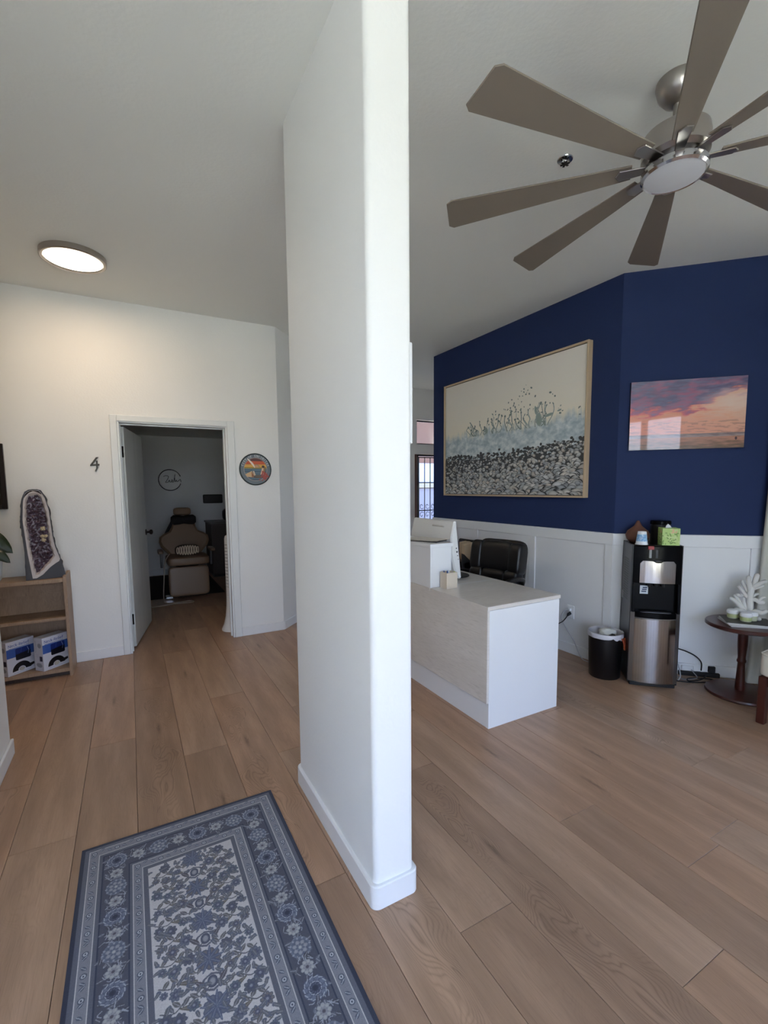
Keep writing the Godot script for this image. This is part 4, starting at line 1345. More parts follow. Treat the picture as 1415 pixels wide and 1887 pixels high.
	for i in 5:
		var a := TAU * i / 5.0 + 0.3
		g = Geo.new()
		g.tube([Vector3(0, 0.11, 0), Vector3(cos(a) * 0.16, 0.095, sin(a) * 0.16), Vector3(cos(a) * 0.29, 0.075, sin(a) * 0.29)], [0.028, 0.022, 0.016], 8)
		part(ch, "leg", g, M.black)
		g = Geo.new()
		g.lathe([Vector2(0, -0.016), Vector2(0.024, -0.016), Vector2(0.028, -0.01), Vector2(0.028, 0.01), Vector2(0.024, 0.016), Vector2(0, 0.016)], 14, Transform3D(Basis(Vector3(cos(a), 0, sin(a)), PI / 2), Vector3(cos(a) * 0.29, 0.028, sin(a) * 0.29)))
		part(ch, "caster", g, M.black)
	# file holder with folders behind the chair
	var fc := thing("filing_cabinet", "low black filing cabinet against the white panelling", "cabinet", Vector3(3.10, 0, -3.82))
	part(fc, "body", bx(Vector3(-0.20, 0.03, -0.28), Vector3(0.22, 0.66, 0.28), 0.006), mat(rgb(22, 24, 34), 0.5))
	for k in 2: part(fc, "drawer", bx(Vector3(-0.212, 0.06 + k * 0.30, -0.265), Vector3(-0.20, 0.34 + k * 0.30, 0.265), 0.004), mat(rgb(26, 28, 40), 0.45))
	part(fc, "plinth", bx(Vector3(-0.19, 0, -0.27), Vector3(0.21, 0.03, 0.27)), M.black)
	var fh := thing("file_holder", "black slant-sided file holder on the filing cabinet", "file holder", Vector3(2.99, 0.66, -3.775))
	g = Geo.new()
	g.prism(PackedVector2Array([Vector2(-0.17, 0.0), Vector2(0.17, 0.0), Vector2(0.17, 0.26), Vector2(0.15, 0.27), Vector2(-0.17, 0.27)]), 0.10, 0.115, Transform3D(Basis(Vector3.UP, PI / 2), Vector3.ZERO))
	part(fh, "back_panel", g, M.black)
	part(fh, "tray", bx(Vector3(-0.10, 0, -0.17), Vector3(0.115, 0.07, 0.17), 0.003), M.black)
	g = Geo.new()
	g.prism(PackedVector2Array([Vector2(-0.125, 0.0), Vector2(0.02, 0.0), Vector2(0.0, 0.06), Vector2(-0.10, 0.15), Vector2(-0.125, 0.16)]), 0.160, 0.170)
	part(fh, "slant_panel", g, M.black)
	for z in [-0.165, 0.152]: part(fh, "end_bar", bx(Vector3(-0.10, 0.07, z - 0.005), Vector3(-0.085, 0.14, z + 0.005)), M.black)
	for i in 5:
		g = Geo.new()
		var z0 := -0.115 + i * 0.052
		g.prism(PackedVector2Array([Vector2(-0.08, 0.07), Vector2(0.09, 0.07), Vector2(0.09, 0.235), Vector2(0.02, 0.255), Vector2(-0.08, 0.248 - 0.004 * i)]), z0, z0 + 0.034)
		var o := part(self, "folder", g, mat([rgb(70, 72, 96), rgb(206, 184, 152), rgb(190, 166, 136), rgb(200, 178, 148), rgb(212, 188, 156)][i], 0.7))
		o.position = fh.position + Vector3(0.13 - 0.028 * i, 0, 0)
		tag(o, ["dark blue-grey folder standing at the back of the file holder", "tan folder standing against the dark folder in the file holder", "brownish tan folder in the middle of the file holder", "tan folder second from the slanted side of the file holder", "pale tan folder against the slanted side of the file holder"][i], "folder", "folders in the file holder")

# ------------------------------------------------------------------ pictures on the blue walls
func build_pictures() -> void:
	var p := thing("framed_print", "large oak-framed print of a wave breaking on pebbles", "picture", Vector3(3.37, 2.02, -3.555))
	# local: z along the wall (right = +z), x into the room = -x
	var hw := 0.985
	var hh := 0.640
	var fw := 0.016
	var dp := 0.052
	var fm := mat(rgb(206, 182, 150), 0.5)
	for s in [-1.0, 1.0]:
		part(p, "frame_side", bx(Vector3(-dp, -hh, s * (hw - fw / 2) - fw / 2), Vector3(0, hh, s * (hw - fw / 2) + fw / 2), 0.0015), fm)
		part(p, "frame_rail", bx(Vector3(-dp, s * (hh - fw / 2) - fw / 2, -hw + fw), Vector3(0, s * (hh - fw / 2) + fw / 2, hw - fw), 0.0015), fm)
	part(p, "backing", bx(Vector3(-0.034, -hh + fw, -hw + fw), Vector3(-0.002, hh - fw, hw - fw)), M.black)
	var g := Geo.new()
	var a := hw - fw - 0.006
	var b := hh - fw - 0.006
	g.face([Vector3(-0.036, -b, -a), Vector3(-0.036, -b, a), Vector3(-0.036, b, a), Vector3(-0.036, b, -a)], Vector3.LEFT, [Vector2(0, 1), Vector2(1, 1), Vector2(1, 0), Vector2(0, 0)])
	var pm := tex_mat(pebbles_image(), 0.5)
	pm.clearcoat_enabled = true
	pm.clearcoat = 0.35
	pm.clearcoat_roughness = 0.04
	part(p, "print", g, pm)
	# frameless sunset on the angled wall
	var q := thing("sunset_print", "frameless glossy print of a red sunset over the sea", "picture", Vector3(3.69, 2.005, -2.0), -PI / 4)
	var w := 0.378
	var h := 0.256
	part(q, "slab", bx(Vector3(-w, -h, 0.004), Vector3(w, h, 0.0295), 0.001), mat(rgb(40, 34, 44), 0.4))
	g = Geo.new()
	g.face([Vector3(-w, -h, 0.030), Vector3(w, -h, 0.030), Vector3(w, h, 0.030), Vector3(-w, h, 0.030)], Vector3.BACK, [Vector2(0, 1), Vector2(1, 1), Vector2(1, 0), Vector2(0, 0)])
	var sm := tex_mat(sunset_image(), 0.3)
	sm.clearcoat_enabled = true
	sm.clearcoat = 1.0
	sm.clearcoat_roughness = 0.02
	part(q, "print", g, sm)

# ------------------------------------------------------------------ water cooler corner
func build_cooler() -> void:
	var c := thing("water_cooler", "black and stainless water cooler standing at the angled wall", "water cooler", Vector3(3.283, 0, -1.908), -PI / 4)
	var ss := mat(rgb(186, 181, 177), 0.13, 1.0)
	var st := Image.create(256, 8, false, Image.FORMAT_RGB8)
	var rng := RandomNumberGenerator.new()
	rng.seed = 3
	for x in 256:
		var k := rng.randf_range(0.88, 1.0)
		for y in 8: st.set_pixel(x, y, Color(k, k, k))
	ss.albedo_texture = ImageTexture.create_from_image(st)
	var body := mat(rgb(13, 13, 15), 0.22)
	var sidem := mat(rgb(34, 35, 40), 0.3)
	part(c, "back_body", bx(Vector3(-0.155, 0.02, -0.335), Vector3(0.155, 1.03, -0.06), 0.006), body)
	for s in [-1.0, 1.0]:
		var sp := part(c, "side_panel", bx(Vector3(s * 0.158 - 0.006, 0.02, -0.335), Vector3(s * 0.158 + 0.006, 1.05, -0.030), 0.003), sidem)
		if s < 0:
			for i in 17:
				part(sp, "vent", bx(Vector3(-0.1655, 0.62 + i * 0.019, -0.26), Vector3(-0.163, 0.628 + i * 0.019, -0.13)), M.black)
			part(sp, "label", bx(Vector3(-0.1655, 0.60, -0.31), Vector3(-0.1638, 0.66, -0.27)), mat(rgb(190, 190, 194), 0.5))
	part(c, "top", bx(Vector3(-0.16, 1.03, -0.335), Vector3(0.16, 1.05, -0.03), 0.005), body)
	part(c, "base", bx(Vector3(-0.15, 0, -0.32), Vector3(0.15, 0.03, -0.02), 0.004), M.black)
	# bowed fronts
	var bow := func(hwid: float, z_edge: float, z_mid: float, z_back: float) -> PackedVector2Array:
		var o := PackedVector2Array()
		for i in 17:
			var t := i / 8.0 - 1.0
			o.append(Vector2(hwid * t, z_edge + (z_mid - z_edge) * (1.0 - t * t)))
		o.append(Vector2(hwid, z_back)); o.append(Vector2(-hwid, z_back))
		return o
	var upr := Transform3D(Basis(Vector3(1, 0, 0), Vector3(0, 0, 1), Vector3(0, -1, 0)), Vector3.ZERO)
	var g := Geo.new()
	g.prism(bow.call(0.160, -0.030, 0.010, -0.055), -0.555, -0.03, upr, 0.003)
	part(c, "door_surround", g, mat(rgb(150, 148, 146), 0.3, 1.0))
	g = Geo.new()
	g.prism(bow.call(0.134, -0.014, 0.013, -0.035), -0.513, -0.034, upr, 0.003)
	part(c, "lower_door", g, ss, "brushed stainless lower door")
	g = Geo.new()
	g.prism(bow.call(0.134, -0.012, 0.013, -0.05), -0.560, -0.517, upr, 0.003)
	part(c, "drip_tray", g, M.black_gloss)
	g = Geo.new()
	g.cushion(Vector3(0, 0.562, -0.012), Vector3(0.20, 0.010, 0.04), 0.6, 0.6)
	part(c, "tray_grille", g, mat(rgb(90, 90, 92), 0.3, 0.7))
	# dispensing recess: side cheeks, back and ceiling
	for s in [-1.0, 1.0]:
		part(c, "cheek", bx(Vector3(s * 0.146 - 0.010, 0.556, -0.06), Vector3(s * 0.146 + 0.010, 0.775, -0.012), 0.003), M.black_gloss)
	part(c, "recess_back", bx(Vector3(-0.136, 0.556, -0.062), Vector3(0.136, 0.775, -0.055)), M.black_gloss)
	g = Geo.new()
	g.prism(bow.call(0.156, -0.020, 0.004, -0.055), -1.045, -0.772, upr, 0.004)
	part(c, "upper_front", g, M.black_gloss)
	for x in [-0.045, 0.0, 0.045]:
		g = Geo.new()
		g.lathe([Vector2(0, 0), Vector2(0.009, 0), Vector2(0.012, 0.03), Vector2(0, 0.03)], 12, Transform3D(Basis.IDENTITY, Vector3(x, 0.745, -0.03)))
		part(c, "spout", g, M.black)
	# stainless panel with a notch and oval badge
	var pl := PackedVector2Array([Vector2(-0.114, 0.777), Vector2(0.114, 0.777)])
	pl.append_array(arc(Vector2(0.094, 0.918), 0.020, 0, 90, 5))
	pl.append_array(PackedVector2Array([Vector2(0.040, 0.938), Vector2(0.026, 0.928), Vector2(0.0, 0.924), Vector2(-0.026, 0.928), Vector2(-0.040, 0.938)]))
	pl.append_array(arc(Vector2(-0.094, 0.918), 0.020, 90, 180, 5))
	g = Geo.new()
	# bent sheet: strips of the outline pushed onto the bowed front
	var cols := 14
	for i in cols:
		var xa := -0.114 + 0.228 * i / cols
		var xb := -0.114 + 0.228 * (i + 1) / cols
		var za := -0.020 + 0.024 * (1.0 - pow(xa / 0.156, 2.0)) + 0.003
		var zb := -0.020 + 0.024 * (1.0 - pow(xb / 0.156, 2.0)) + 0.003
		var ta := panel_top(xa)
		var tb := panel_top(xb)
		g.face([Vector3(xa, 0.777, za), Vector3(xb, 0.777, zb), Vector3(xb, tb, zb), Vector3(xa, ta, za)], Vector3.BACK, [Vector2(xa * 4, 0), Vector2(xb * 4, 0), Vector2(xb * 4, 1), Vector2(xa * 4, 1)])
		g.face([Vector3(xa, ta, za), Vector3(xb, tb, zb), Vector3(xb, tb, zb - 0.004), Vector3(xa, ta, za - 0.004)], Vector3.UP)
		g.face([Vector3(xa, 0.777, za), Vector3(xb, 0.777, zb), Vector3(xb, 0.777, zb - 0.004), Vector3(xa, 0.777, za - 0.004)], Vector3.DOWN)
	part(c, "control_panel", g, ss, "brushed stainless control panel")
	g = Geo.new()
	g.cushion(Vector3(0.0, 0.938, 0.004), Vector3(0.062, 0.020, 0.008), 1.0, 1.0)
	part(c, "badge", g, mat(rgb(38, 38, 36), 0.3, 0.6), "dark oval badge")
	part(c, "energy_label", bx(Vector3(0.074, 0.779, -0.0045), Vector3(0.098, 0.808, -0.0025)), mat(rgb(52, 56, 66), 0.5))
	part(c, "child_lock", bx(Vector3(-0.070, 1.020, -0.010), Vector3(-0.030, 1.046, 0.006), 0.003), mat(rgb(150, 30, 34), 0.4), "red button")
	part(c, "lever", bx(Vector3(-0.062, 0.960, -0.006), Vector3(-0.046, 1.020, 0.008), 0.002), mat(rgb(150, 150, 146), 0.4))
	part(c, "lever", bx(Vector3(-0.020, 0.960, -0.004), Vector3(-0.006, 1.020, 0.008), 0.002), mat(rgb(66, 66, 64), 0.4))
	# sticker on the recess
	var sk := part(c, "sticker", bx(Vector3(-0.098, 0.686, -0.0548), Vector3(-0.044, 0.748, -0.0540)), mat(rgb(206, 212, 218), 0.5), "white sticker with a blue mark")
	for i in 3: part(sk, "mark", bx(Vector3(-0.088 + i * 0.004, 0.700 + i * 0.014, -0.0540), Vector3(-0.056 + i * 0.003, 0.709 + i * 0.014, -0.0536)), mat(rgb(38, 56, 92), 0.5))

	# upside-down paper cup
	var ct := c.global_transform if c.is_inside_tree() else c.transform
	var cup := thing("paper_cup", "white paper cup with blue pattern upside down on the cooler", "cup", ct * Vector3(-0.098, 1.05, -0.062))
	g = Geo.new()
	g.lathe([Vector2(0.040, 0.005), Vector2(0.0285, 0.094)], 28)
	part(cup, "wall", g, tex_mat(cup_image(), 0.5))
	g = Geo.new()
	g.lathe([Vector2(0.0405, 0.0), Vector2(0.043, 0.003), Vector2(0.0405, 0.006)], 28)
	g.lathe([Vector2(0.0285, 0.094), Vector2(0.0275, 0.095), Vector2(0.026, 0.089), Vector2(0, 0.089)], 28)
	part(cup, "rim", g, mat(rgb(238, 239, 240), 0.5))
	# clay vase
	var va := thing("clay_pot", "brown clay teardrop-shaped pot behind the paper cup", "pot", ct * Vector3(-0.092, 1.05, -0.215))
	g = Geo.new()
	g.lathe([Vector2(0, 0), Vector2(0.050, 0.0), Vector2(0.075, 0.025), Vector2(0.083, 0.055), Vector2(0.072, 0.085), Vector2(0.045, 0.108), Vector2(0.026, 0.126), Vector2(0.015, 0.150), Vector2(0.009, 0.162), Vector2(0, 0.165)], 30, Transform3D.IDENTITY, 60.0)
	part(va, "body", g, mat(rgb(104, 66, 50), 0.6))
	# black canister
	var cn := thing("canister", "black round canister with lid behind the tissue box", "canister", ct * Vector3(0.065, 1.05, -0.235))
	g = Geo.new()
	g.lathe([Vector2(0, 0), Vector2(0.064, 0.0), Vector2(0.066, 0.004), Vector2(0.066, 0.135)], 30)
	part(cn, "body", g, mat(rgb(20, 22, 20), 0.3))
	g = Geo.new()
	g.lathe([Vector2(0.066, 0.136), Vector2(0.070, 0.138), Vector2(0.070, 0.160), Vector2(0.064, 0.166), Vector2(0, 0.166)], 30)
	part(cn, "lid", g, M.black_gloss)
	# tissue box
	var tx := thing("tissue_box", "square green leaf-patterned tissue box on the cooler", "tissue box", ct * Vector3(0.082, 1.05, -0.088), -PI / 4)
	g = Geo.new()
	g.box(Vector3(0, 0.061, 0), Vector3(0.112, 0.122, 0.112), 0.001)
	for i in g.uv.size(): g.uv[i] = Vector2(g.uv[i].x / 0.112 + 0.5, g.uv[i].y / 0.122 + 1.0)
	part(tx, "carton", g, tex_mat(tissue_image(2), 0.5))
	g = Geo.new()
	g.prism(PackedVector2Array([Vector2(-0.022, 0.120), Vector2(0.024, 0.121), Vector2(0.010, 0.138), Vector2(-0.004, 0.150), Vector2(-0.016, 0.140)]), -0.003, 0.002, Transform3D(Basis(Vector3.UP, 0.3), Vector3(-0.004, 0, 0.0)))
	part(tx, "tissue", g, mat(rgb(240, 240, 240), 0.8), "white tissue tip")

	# waste bin with liner
	var bn := thing("waste_bin", "round black waste bin with white liner beside the cooler", "bin", Vector3(3.19, 0, -2.235))
	g = Geo.new()
	g.lathe([Vector2(0, 0), Vector2(0.108, 0.0), Vector2(0.112, 0.006), Vector2(0.124, 0.345), Vector2(0.120, 0.345), Vector2(0.108, 0.012), Vector2(0, 0.012)], 40)
	part(bn, "body", g, mat(rgb(12, 11, 13), 0.35))
	g = Geo.new()
	var rows: Array = []
	var rr := RandomNumberGenerator.new()
	rr.seed = 21
	var f := noise(8, 0.9, 2)
	for k in 7:
		var row := PackedVector3Array()
		for j in 48:
			var a := TAU * j / 48.0
			var wv := f.get_noise_2d(cos(a) * 3.0, sin(a) * 3.0 + k * 0.3)
			var prof: Vector2 = [Vector2(0.1265, 0.318), Vector2(0.1275, 0.335), Vector2(0.127, 0.350), Vector2(0.122, 0.356), Vector2(0.116, 0.345), Vector2(0.108, 0.30), Vector2(0.095, 0.25)][k]
			var rad := prof.x + wv * (0.004 if k < 4 else 0.012)
			var mess := smoothstep(-0.2, 0.7, sin(a) * 0.8 + cos(a) * 0.6)
			var yy := prof.y + (wv * 0.022 * mess if k == 0 else wv * 0.006 * (0.4 + mess))
			row.append(Vector3(cos(a) * rad, yy, sin(a) * rad))
		rows.append(row)
	g.grid(rows, true)
	part(bn, "liner", g, mat(rgb(214, 212, 218), 0.4), "white plastic liner")
	g = Geo.new()
	g.tube(smooth_path([Vector3(0.06, 0.325, 0.118), Vector3(0.072, 0.29, 0.122), Vector3(0.082, 0.245, 0.114), Vector3(0.098, 0.235, 0.100), Vector3(0.100, 0.28, 0.094), Vector3(0.092, 0.325, 0.098)], 4), 0.006, 6)
	var ds := part(bn, "drawstring", g, mat(rgb(176, 78, 44), 0.5), "orange drawstring loop")
	ds.rotation.y = deg_to_rad(-22.0)
	var bt := part(self, "crumpled_cup", crumple(0.062, 33), mat(rgb(228, 228, 222), 0.6))
	bt.position = Vector3(3.21, 0.335, -2.235)
	tag(bt, "crumpled white paper lying in the waste bin", "litter")
	var bk := part(self, "black_wrapper", crumple(0.036, 44), mat(rgb(24, 24, 26), 0.4))
	bk.position = Vector3(3.175, 0.322, -2.165)
	tag(bk, "black crumpled wrapper lying in the waste bin", "litter")

	# outlet and its cords
	var ou := thing("wall_outlet", "white wall outlet with two plugged cords on the panelling", "outlet", Vector3(3.362, 0.372, -2.70))
	part(ou, "plate", bx(Vector3(-0.006, -0.058, -0.036), Vector3(0, 0.058, 0.036), 0.002), M.white)
	part(ou, "socket", bx(Vector3(-0.008, 0.006, -0.018), Vector3(-0.006, 0.036, 0.018), 0.001), M.trim)
	part(ou, "socket", bx(Vector3(-0.008, -0.036, -0.018), Vector3(-0.006, -0.006, 0.018), 0.001), M.trim)
	var bc := thing("appliance_lead", "black power cord plugged low into the white outlet", "cord", Vector3(3.354, 0.36, -2.70))
	g = Geo.new()
	g.tube([Vector3(0, 0.0, 0), Vector3(-0.022, -0.006, 0), Vector3(-0.034, -0.018, -0.002)], [0.014, 0.014, 0.007], 10)
	part(bc, "plug", g, M.rubber)
	g = Geo.new()
	g.tube(smooth_path([Vector3(-0.032, -0.016, -0.002), Vector3(-0.042, -0.045, -0.015), Vector3(-0.045, -0.085, -0.05), Vector3(-0.06, -0.13, -0.12), Vector3(-0.10, -0.19, -0.22), Vector3(-0.2, -0.30, -0.36)], 6), 0.0042, 8)
	part(bc, "cable", g, M.rubber)
	var wc := thing("white_lead", "white cord hanging from the outlet down to the floor", "cord", Vector3(3.354, 0.394, -2.70))
	g = Geo.new()
	g.box(Vector3(-0.014, 0, 0), Vector3(0.026, 0.024, 0.026), 0.004)
	part(wc, "plug", g, M.white)
	g = Geo.new()
	g.tube(smooth_path([Vector3(-0.026, 0.0, -0.004), Vector3(-0.04, -0.02, -0.04), Vector3(-0.036, -0.09, -0.065), Vector3(-0.03, -0.16, -0.02), Vector3(-0.03, -0.26, 0.07), Vector3(-0.034, -0.34, 0.12), Vector3(-0.04, -0.3885, 0.17), Vector3(-0.05, -0.390, 0.24)], 6), 0.0045, 8)
	part(wc, "cable", g, mat(rgb(196, 196, 200), 0.5))

func panel_top(x: float) -> float:
	var a := absf(x)
	if a > 0.094: return 0.918 + sqrt(maxf(0, 0.0004 - pow(a - 0.094, 2.0)))
	if a < 0.040: return 0.924 + 0.014 * smoothstep(0.008, 0.040, a)
	return 0.938

func crumple(r: float, seed_: int) -> Geo:
	var g := Geo.new()
	var f := noise(seed_, 0.9, 2)
	var rows: Array = []
	for i in 11:
		var ph := -PI / 2 + PI * i / 10.0
		var row := PackedVector3Array()
		for j in 16:
			var th := TAU * j / 16.0
			var d := Vector3(cos(ph) * cos(th), sin(ph), cos(ph) * sin(th))
			row.append(d * r * (1.0 + 0.35 * f.get_noise_3d(d.x * 2.0, d.y * 2.0, d.z * 2.0)) * Vector3(1, 0.7, 1))
		rows.append(row)
	g.grid(rows, true, true)
	return g

# ------------------------------------------------------------------ side table, window corner
func build_table() -> void:
	var tc := Vector3(3.715, 0, -1.545)
	var t := thing("side_table", "small round dark red wooden pedestal table beside the curtain", "table", tc)
	var H := 0.515
	var R := 0.225
	var g := Geo.new()
	g.lathe([Vector2(0, H - 0.030), Vector2(R - 0.012, H - 0.030), Vector2(R, H - 0.022), Vector2(R, H - 0.006), Vector2(R - 0.006, H), Vector2(0, H)], 56)
	part(t, "table_top", g, M.mahogany)
	g = Geo.new()
	g.lathe([Vector2(0.028, 0.030), Vector2(0.030, 0.05), Vector2(0.027, 0.10), Vector2(0.023, 0.20), Vector2(0.022, 0.228), Vector2(0.027, 0.234), Vector2(0.028, 0.246), Vector2(0.024, 0.254), Vector2(0.023, 0.27), Vector2(0.030, 0.36), Vector2(0.030, 0.42), Vector2(0.027, H - 0.03)], 24, Transform3D.IDENTITY, 50.0)
	part(t, "pedestal", g, M.mahogany)
	g = Geo.new()
	g.lathe([Vector2(0, 0), Vector2(0.20, 0.0), Vector2(0.206, 0.008), Vector2(0.202, 0.02), Vector2(0.07, 0.030), Vector2(0, 0.032)], 48)
	part(t, "base", g, M.mahogany)
	# magazines, jars and coral
	var ty := H
	var mz := [["large glossy magazine at the bottom of the side table's pile", rgb(196, 196, 194), 0.008, 0.15], ["white-edged magazine in the middle of the side table's pile", rgb(210, 208, 204), 0.007, 0.05], ["dark-covered magazine on top of the side table's pile", rgb(58, 56, 54), 0.008, -0.02]]
	for i in 3:
		var o := thing("magazine", mz[i][0], "magazine", tc + Vector3(-0.01, ty, 0.02), deg_to_rad(-52.0) + mz[i][3], "magazines on the side table")
		part(o, "pages", bx(Vector3(-0.135, 0.0006, -0.105), Vector3(0.135, mz[i][2] - 0.0006, 0.105), 0.0005), mat(rgb(208, 206, 202), 0.7))
		part(o, "cover", bx(Vector3(-0.137, mz[i][2] - 0.0006, -0.107), Vector3(0.137, mz[i][2], 0.107)), mat(mz[i][1], 0.5))
		ty += mz[i][2]
	var jl := ["white-lidded cosmetic jar closest to the magazine's corner", "white-lidded cosmetic jar beside the one at the magazine's corner", "white-lidded cosmetic jar at the back, away from the coral", "white-lidded cosmetic jar at the back, touching the coral"]
	var jp := [Vector3(-0.030, 0, 0.022), Vector3(-0.012, 0, -0.066), Vector3(0.048, 0, -0.052), Vector3(0.030, 0, 0.030)]
	var jm := mat(rgb(196, 200, 170), 0.25)
	for i in 4:
		var o := thing("cosmetic_jar", jl[i], "jar", tc + jp[i] + Vector3(0, ty, 0), 0.0, "jars on the magazines")
		g = Geo.new()
		g.lathe([Vector2(0, 0), Vector2(0.030, 0), Vector2(0.033, 0.004), Vector2(0.033, 0.034), Vector2(0, 0.034)], 26)
		part(o, "jar", g, jm)
		g = Geo.new()
		g.lathe([Vector2(0.0335, 0.008), Vector2(0.0335, 0.028)], 26)
		part(o, "label", g, mat([rgb(178, 190, 130), rgb(190, 196, 140), rgb(186, 186, 170), rgb(180, 184, 160)][i], 0.5))
		g = Geo.new()
		g.lathe([Vector2(0.034, 0.034), Vector2(0.036, 0.037), Vector2(0.036, 0.052), Vector2(0.030, 0.060), Vector2(0, 0.063)], 26)
		part(o, "lid", g, M.white)
	var co := thing("coral_ornament", "white branching coral ornament standing on the side table", "ornament", tc + Vector3(0.105, ty, -0.02), deg_to_rad(-60.0))
	g = Geo.new()
	var br := [
		[[0, 0.0, 0], [0.004, 0.07, 0], [0.0, 0.14, 0.004], [0.006, 0.21, 0], 0.020, 0.016],
		[[0, 0.13, 0], [-0.03, 0.165, 0.01], [-0.055, 0.20, 0.01], [-0.066, 0.215, 0.01], 0.011, 0.008],
		[[0, 0.15, 0], [-0.02, 0.20, -0.01], [-0.04, 0.235, -0.01], [-0.046, 0.25, -0.01], 0.011, 0.009],
		[[0, 0.18, 0], [-0.008, 0.23, 0.01], [-0.014, 0.265, 0.012], [-0.014, 0.285, 0.012], 0.012, 0.012],
		[[0.004, 0.19, 0], [0.020, 0.24, -0.006], [0.030, 0.28, -0.01], [0.034, 0.30, -0.01], 0.014, 0.013],
		[[0.014, 0.22, 0], [0.045, 0.245, 0.012], [0.066, 0.262, 0.016], [0.078, 0.268, 0.016], 0.012, 0.010],
		[[0.004, 0.20, 0], [0.04, 0.215, -0.01], [0.06, 0.225, -0.01], [0.072, 0.232, -0.01], 0.010, 0.007],
		[[0, 0.12, 0], [0.03, 0.13, 0.008], [0.055, 0.115, 0.012], [0.072, 0.118, 0.014], 0.012, 0.011],
		[[0.05, 0.115, 0.01], [0.062, 0.14, 0.01], [0.074, 0.15, 0.01], [0.082, 0.153, 0.01], 0.009, 0.007],
		[[0, 0.11, 0], [0.02, 0.15, -0.012], [0.036, 0.165, -0.014], [0.044, 0.168, -0.014], 0.010, 0.007],
		[[-0.01, 0.03, 0], [-0.05, 0.075, 0.012], [-0.085, 0.11, 0.016], [-0.108, 0.125, 0.016], 0.016, 0.010],
		[[-0.03, 0.05, 0], [-0.055, 0.10, 0], [-0.072, 0.13, 0], [-0.082, 0.145, 0], 0.013, 0.009],
		[[-0.015, 0.05, 0.004], [-0.03, 0.10, 0.006], [-0.034, 0.12, 0.006], [-0.034, 0.135, 0.006], 0.011, 0.007],
		[[0, 0.02, 0], [0.04, 0.05, 0.02], [0.07, 0.045, 0.03], [0.09, 0.06, 0.03], 0.016, 0.010],
		[[0, 0.02, 0], [0.02, 0.015, 0.05], [0.04, 0.012, 0.07], [0.05, 0.012, 0.08], 0.014, 0.010],
		[[-0.045, 0.165, 0.01], [-0.052, 0.15, 0.01], [-0.064, 0.152, 0.012], [-0.07, 0.155, 0.012], 0.010, 0.009]]
	for b in br:
		var p: Array = []
		for k in 4: p.append(Vector3(b[k][0], b[k][1], b[k][2]))
		var sp := smooth_path(p, 4)
		var ra: Array = []
		for k in sp.size(): ra.append(1.25 * lerpf(b[4], b[5], float(k) / (sp.size() - 1)))
		g.tube(sp, ra, 9)
		g.cushion(p[3], Vector3.ONE * b[5] * 2.55, 1.0, 1.0, Transform3D.IDENTITY, 9, 6)
	g.cushion(Vector3(0, 0.008, 0), Vector3(0.11, 0.018, 0.07), 0.8, 1.0)
	part(co, "coral", g, mat(rgb(216, 214, 208), 0.7))

	# curtain and rod
	var cu := thing("curtain", "off-white floor-length curtain hanging beside the window", "curtain", Vector3(4.02, 0, -1.34))
	g = Geo.new()
	for sd in [0.0, 0.006]:
		var rows: Array = []
		for i in 15:
			var y := lerpf(0.012, 2.86, i / 14.0)
			var row := PackedVector3Array()
			for j in 49:
				var s := j / 48.0
				var fl := 1.0 + 0.22 * pow(1.0 - i / 14.0, 3.0)
				var amp := 0.026 * fl
				row.append(Vector3(-sin(s * TAU * 5.0 + 0.5 * sin(y * 1.7)) * amp + 0.018 * sin(s * 11.0 + y) - sd - 0.05 * pow(1.0 - i / 14.0, 6.0) * (0.6 + sin(s * 9.0)), y, lerpf(-0.235 * fl, 0.30, s)))
			rows.append(row)
		g.grid(rows, false, sd > 0.0)
	part(cu, "cloth", g, mat(rgb(204, 202, 192), 0.85))
	g = Geo.new()
	g.tube([Vector3(0.01, 2.875, -0.19), Vector3(0.01, 2.875, 2.6)], 0.012, 12)
	part(cu, "rod", g, M.dark_metal)

	# upholstered stool at the right edge
	var so := thing("stool", "cream-cushioned stool with dark red wooden legs beside the table", "stool", Vector3(3.572, 0, -1.07), 0.0)
	for x in [-0.205, 0.205]:
		for z in [-0.205, 0.205]:
			part(so, "leg", bx(Vector3(x - 0.022, 0, z - 0.022), Vector3(x + 0.022, 0.30, z + 0.022), 0.004), M.mahogany)
	for z in [-0.205, 0.205]:
		part(so, "apron", bx(Vector3(-0.19, 0.24, z - 0.012), Vector3(0.19, 0.30, z + 0.012), 0.003), M.mahogany)
		part(so, "apron", bx(Vector3(z - 0.012, 0.24, -0.19), Vector3(z + 0.012, 0.30, 0.19), 0.003), M.mahogany)
	g = Geo.new()
	g.cushion(Vector3(0, 0.375, 0), Vector3(0.47, 0.155, 0.47), 0.22, 0.2)
	part(so, "cushion", g, M.cream_leather)
	g = Geo.new()
	var pip: Array = []
	for q in round_rect(0.462, 0.462, 0.05, 5): pip.append(Vector3(q.x, 0.442, q.y))
	g.tube(pip, 0.004, 6, true)
	part(so, "piping", g, M.cream_leather)

	# power strip, adapters and cords on the floor
	var ps := thing("power_strip", "black power strip lying on the floor behind the table", "power strip", Vector3(3.80, 0, -1.86), deg_to_rad(-45.0))
	part(ps, "body", bx(Vector3(-0.14, 0, -0.022), Vector3(0.14, 0.034, 0.022), 0.004), M.rubber)
	for i in 5: part(ps, "socket", bx(Vector3(-0.105 + i * 0.046, 0.034, -0.013), Vector3(-0.077 + i * 0.046, 0.0355, 0.013)), mat(rgb(44, 44, 46), 0.5))
	var ad := part(self, "power_adapter", bx(Vector3(-0.042, 0.0, -0.022), Vector3(0.042, 0.042, 0.022), 0.005), M.white)
	ad.position = Vector3(3.75, 0.0356, -1.92)
	ad.rotation.y = -PI / 4
	tag(ad, "white power adapter block plugged into the black power strip", "adapter")
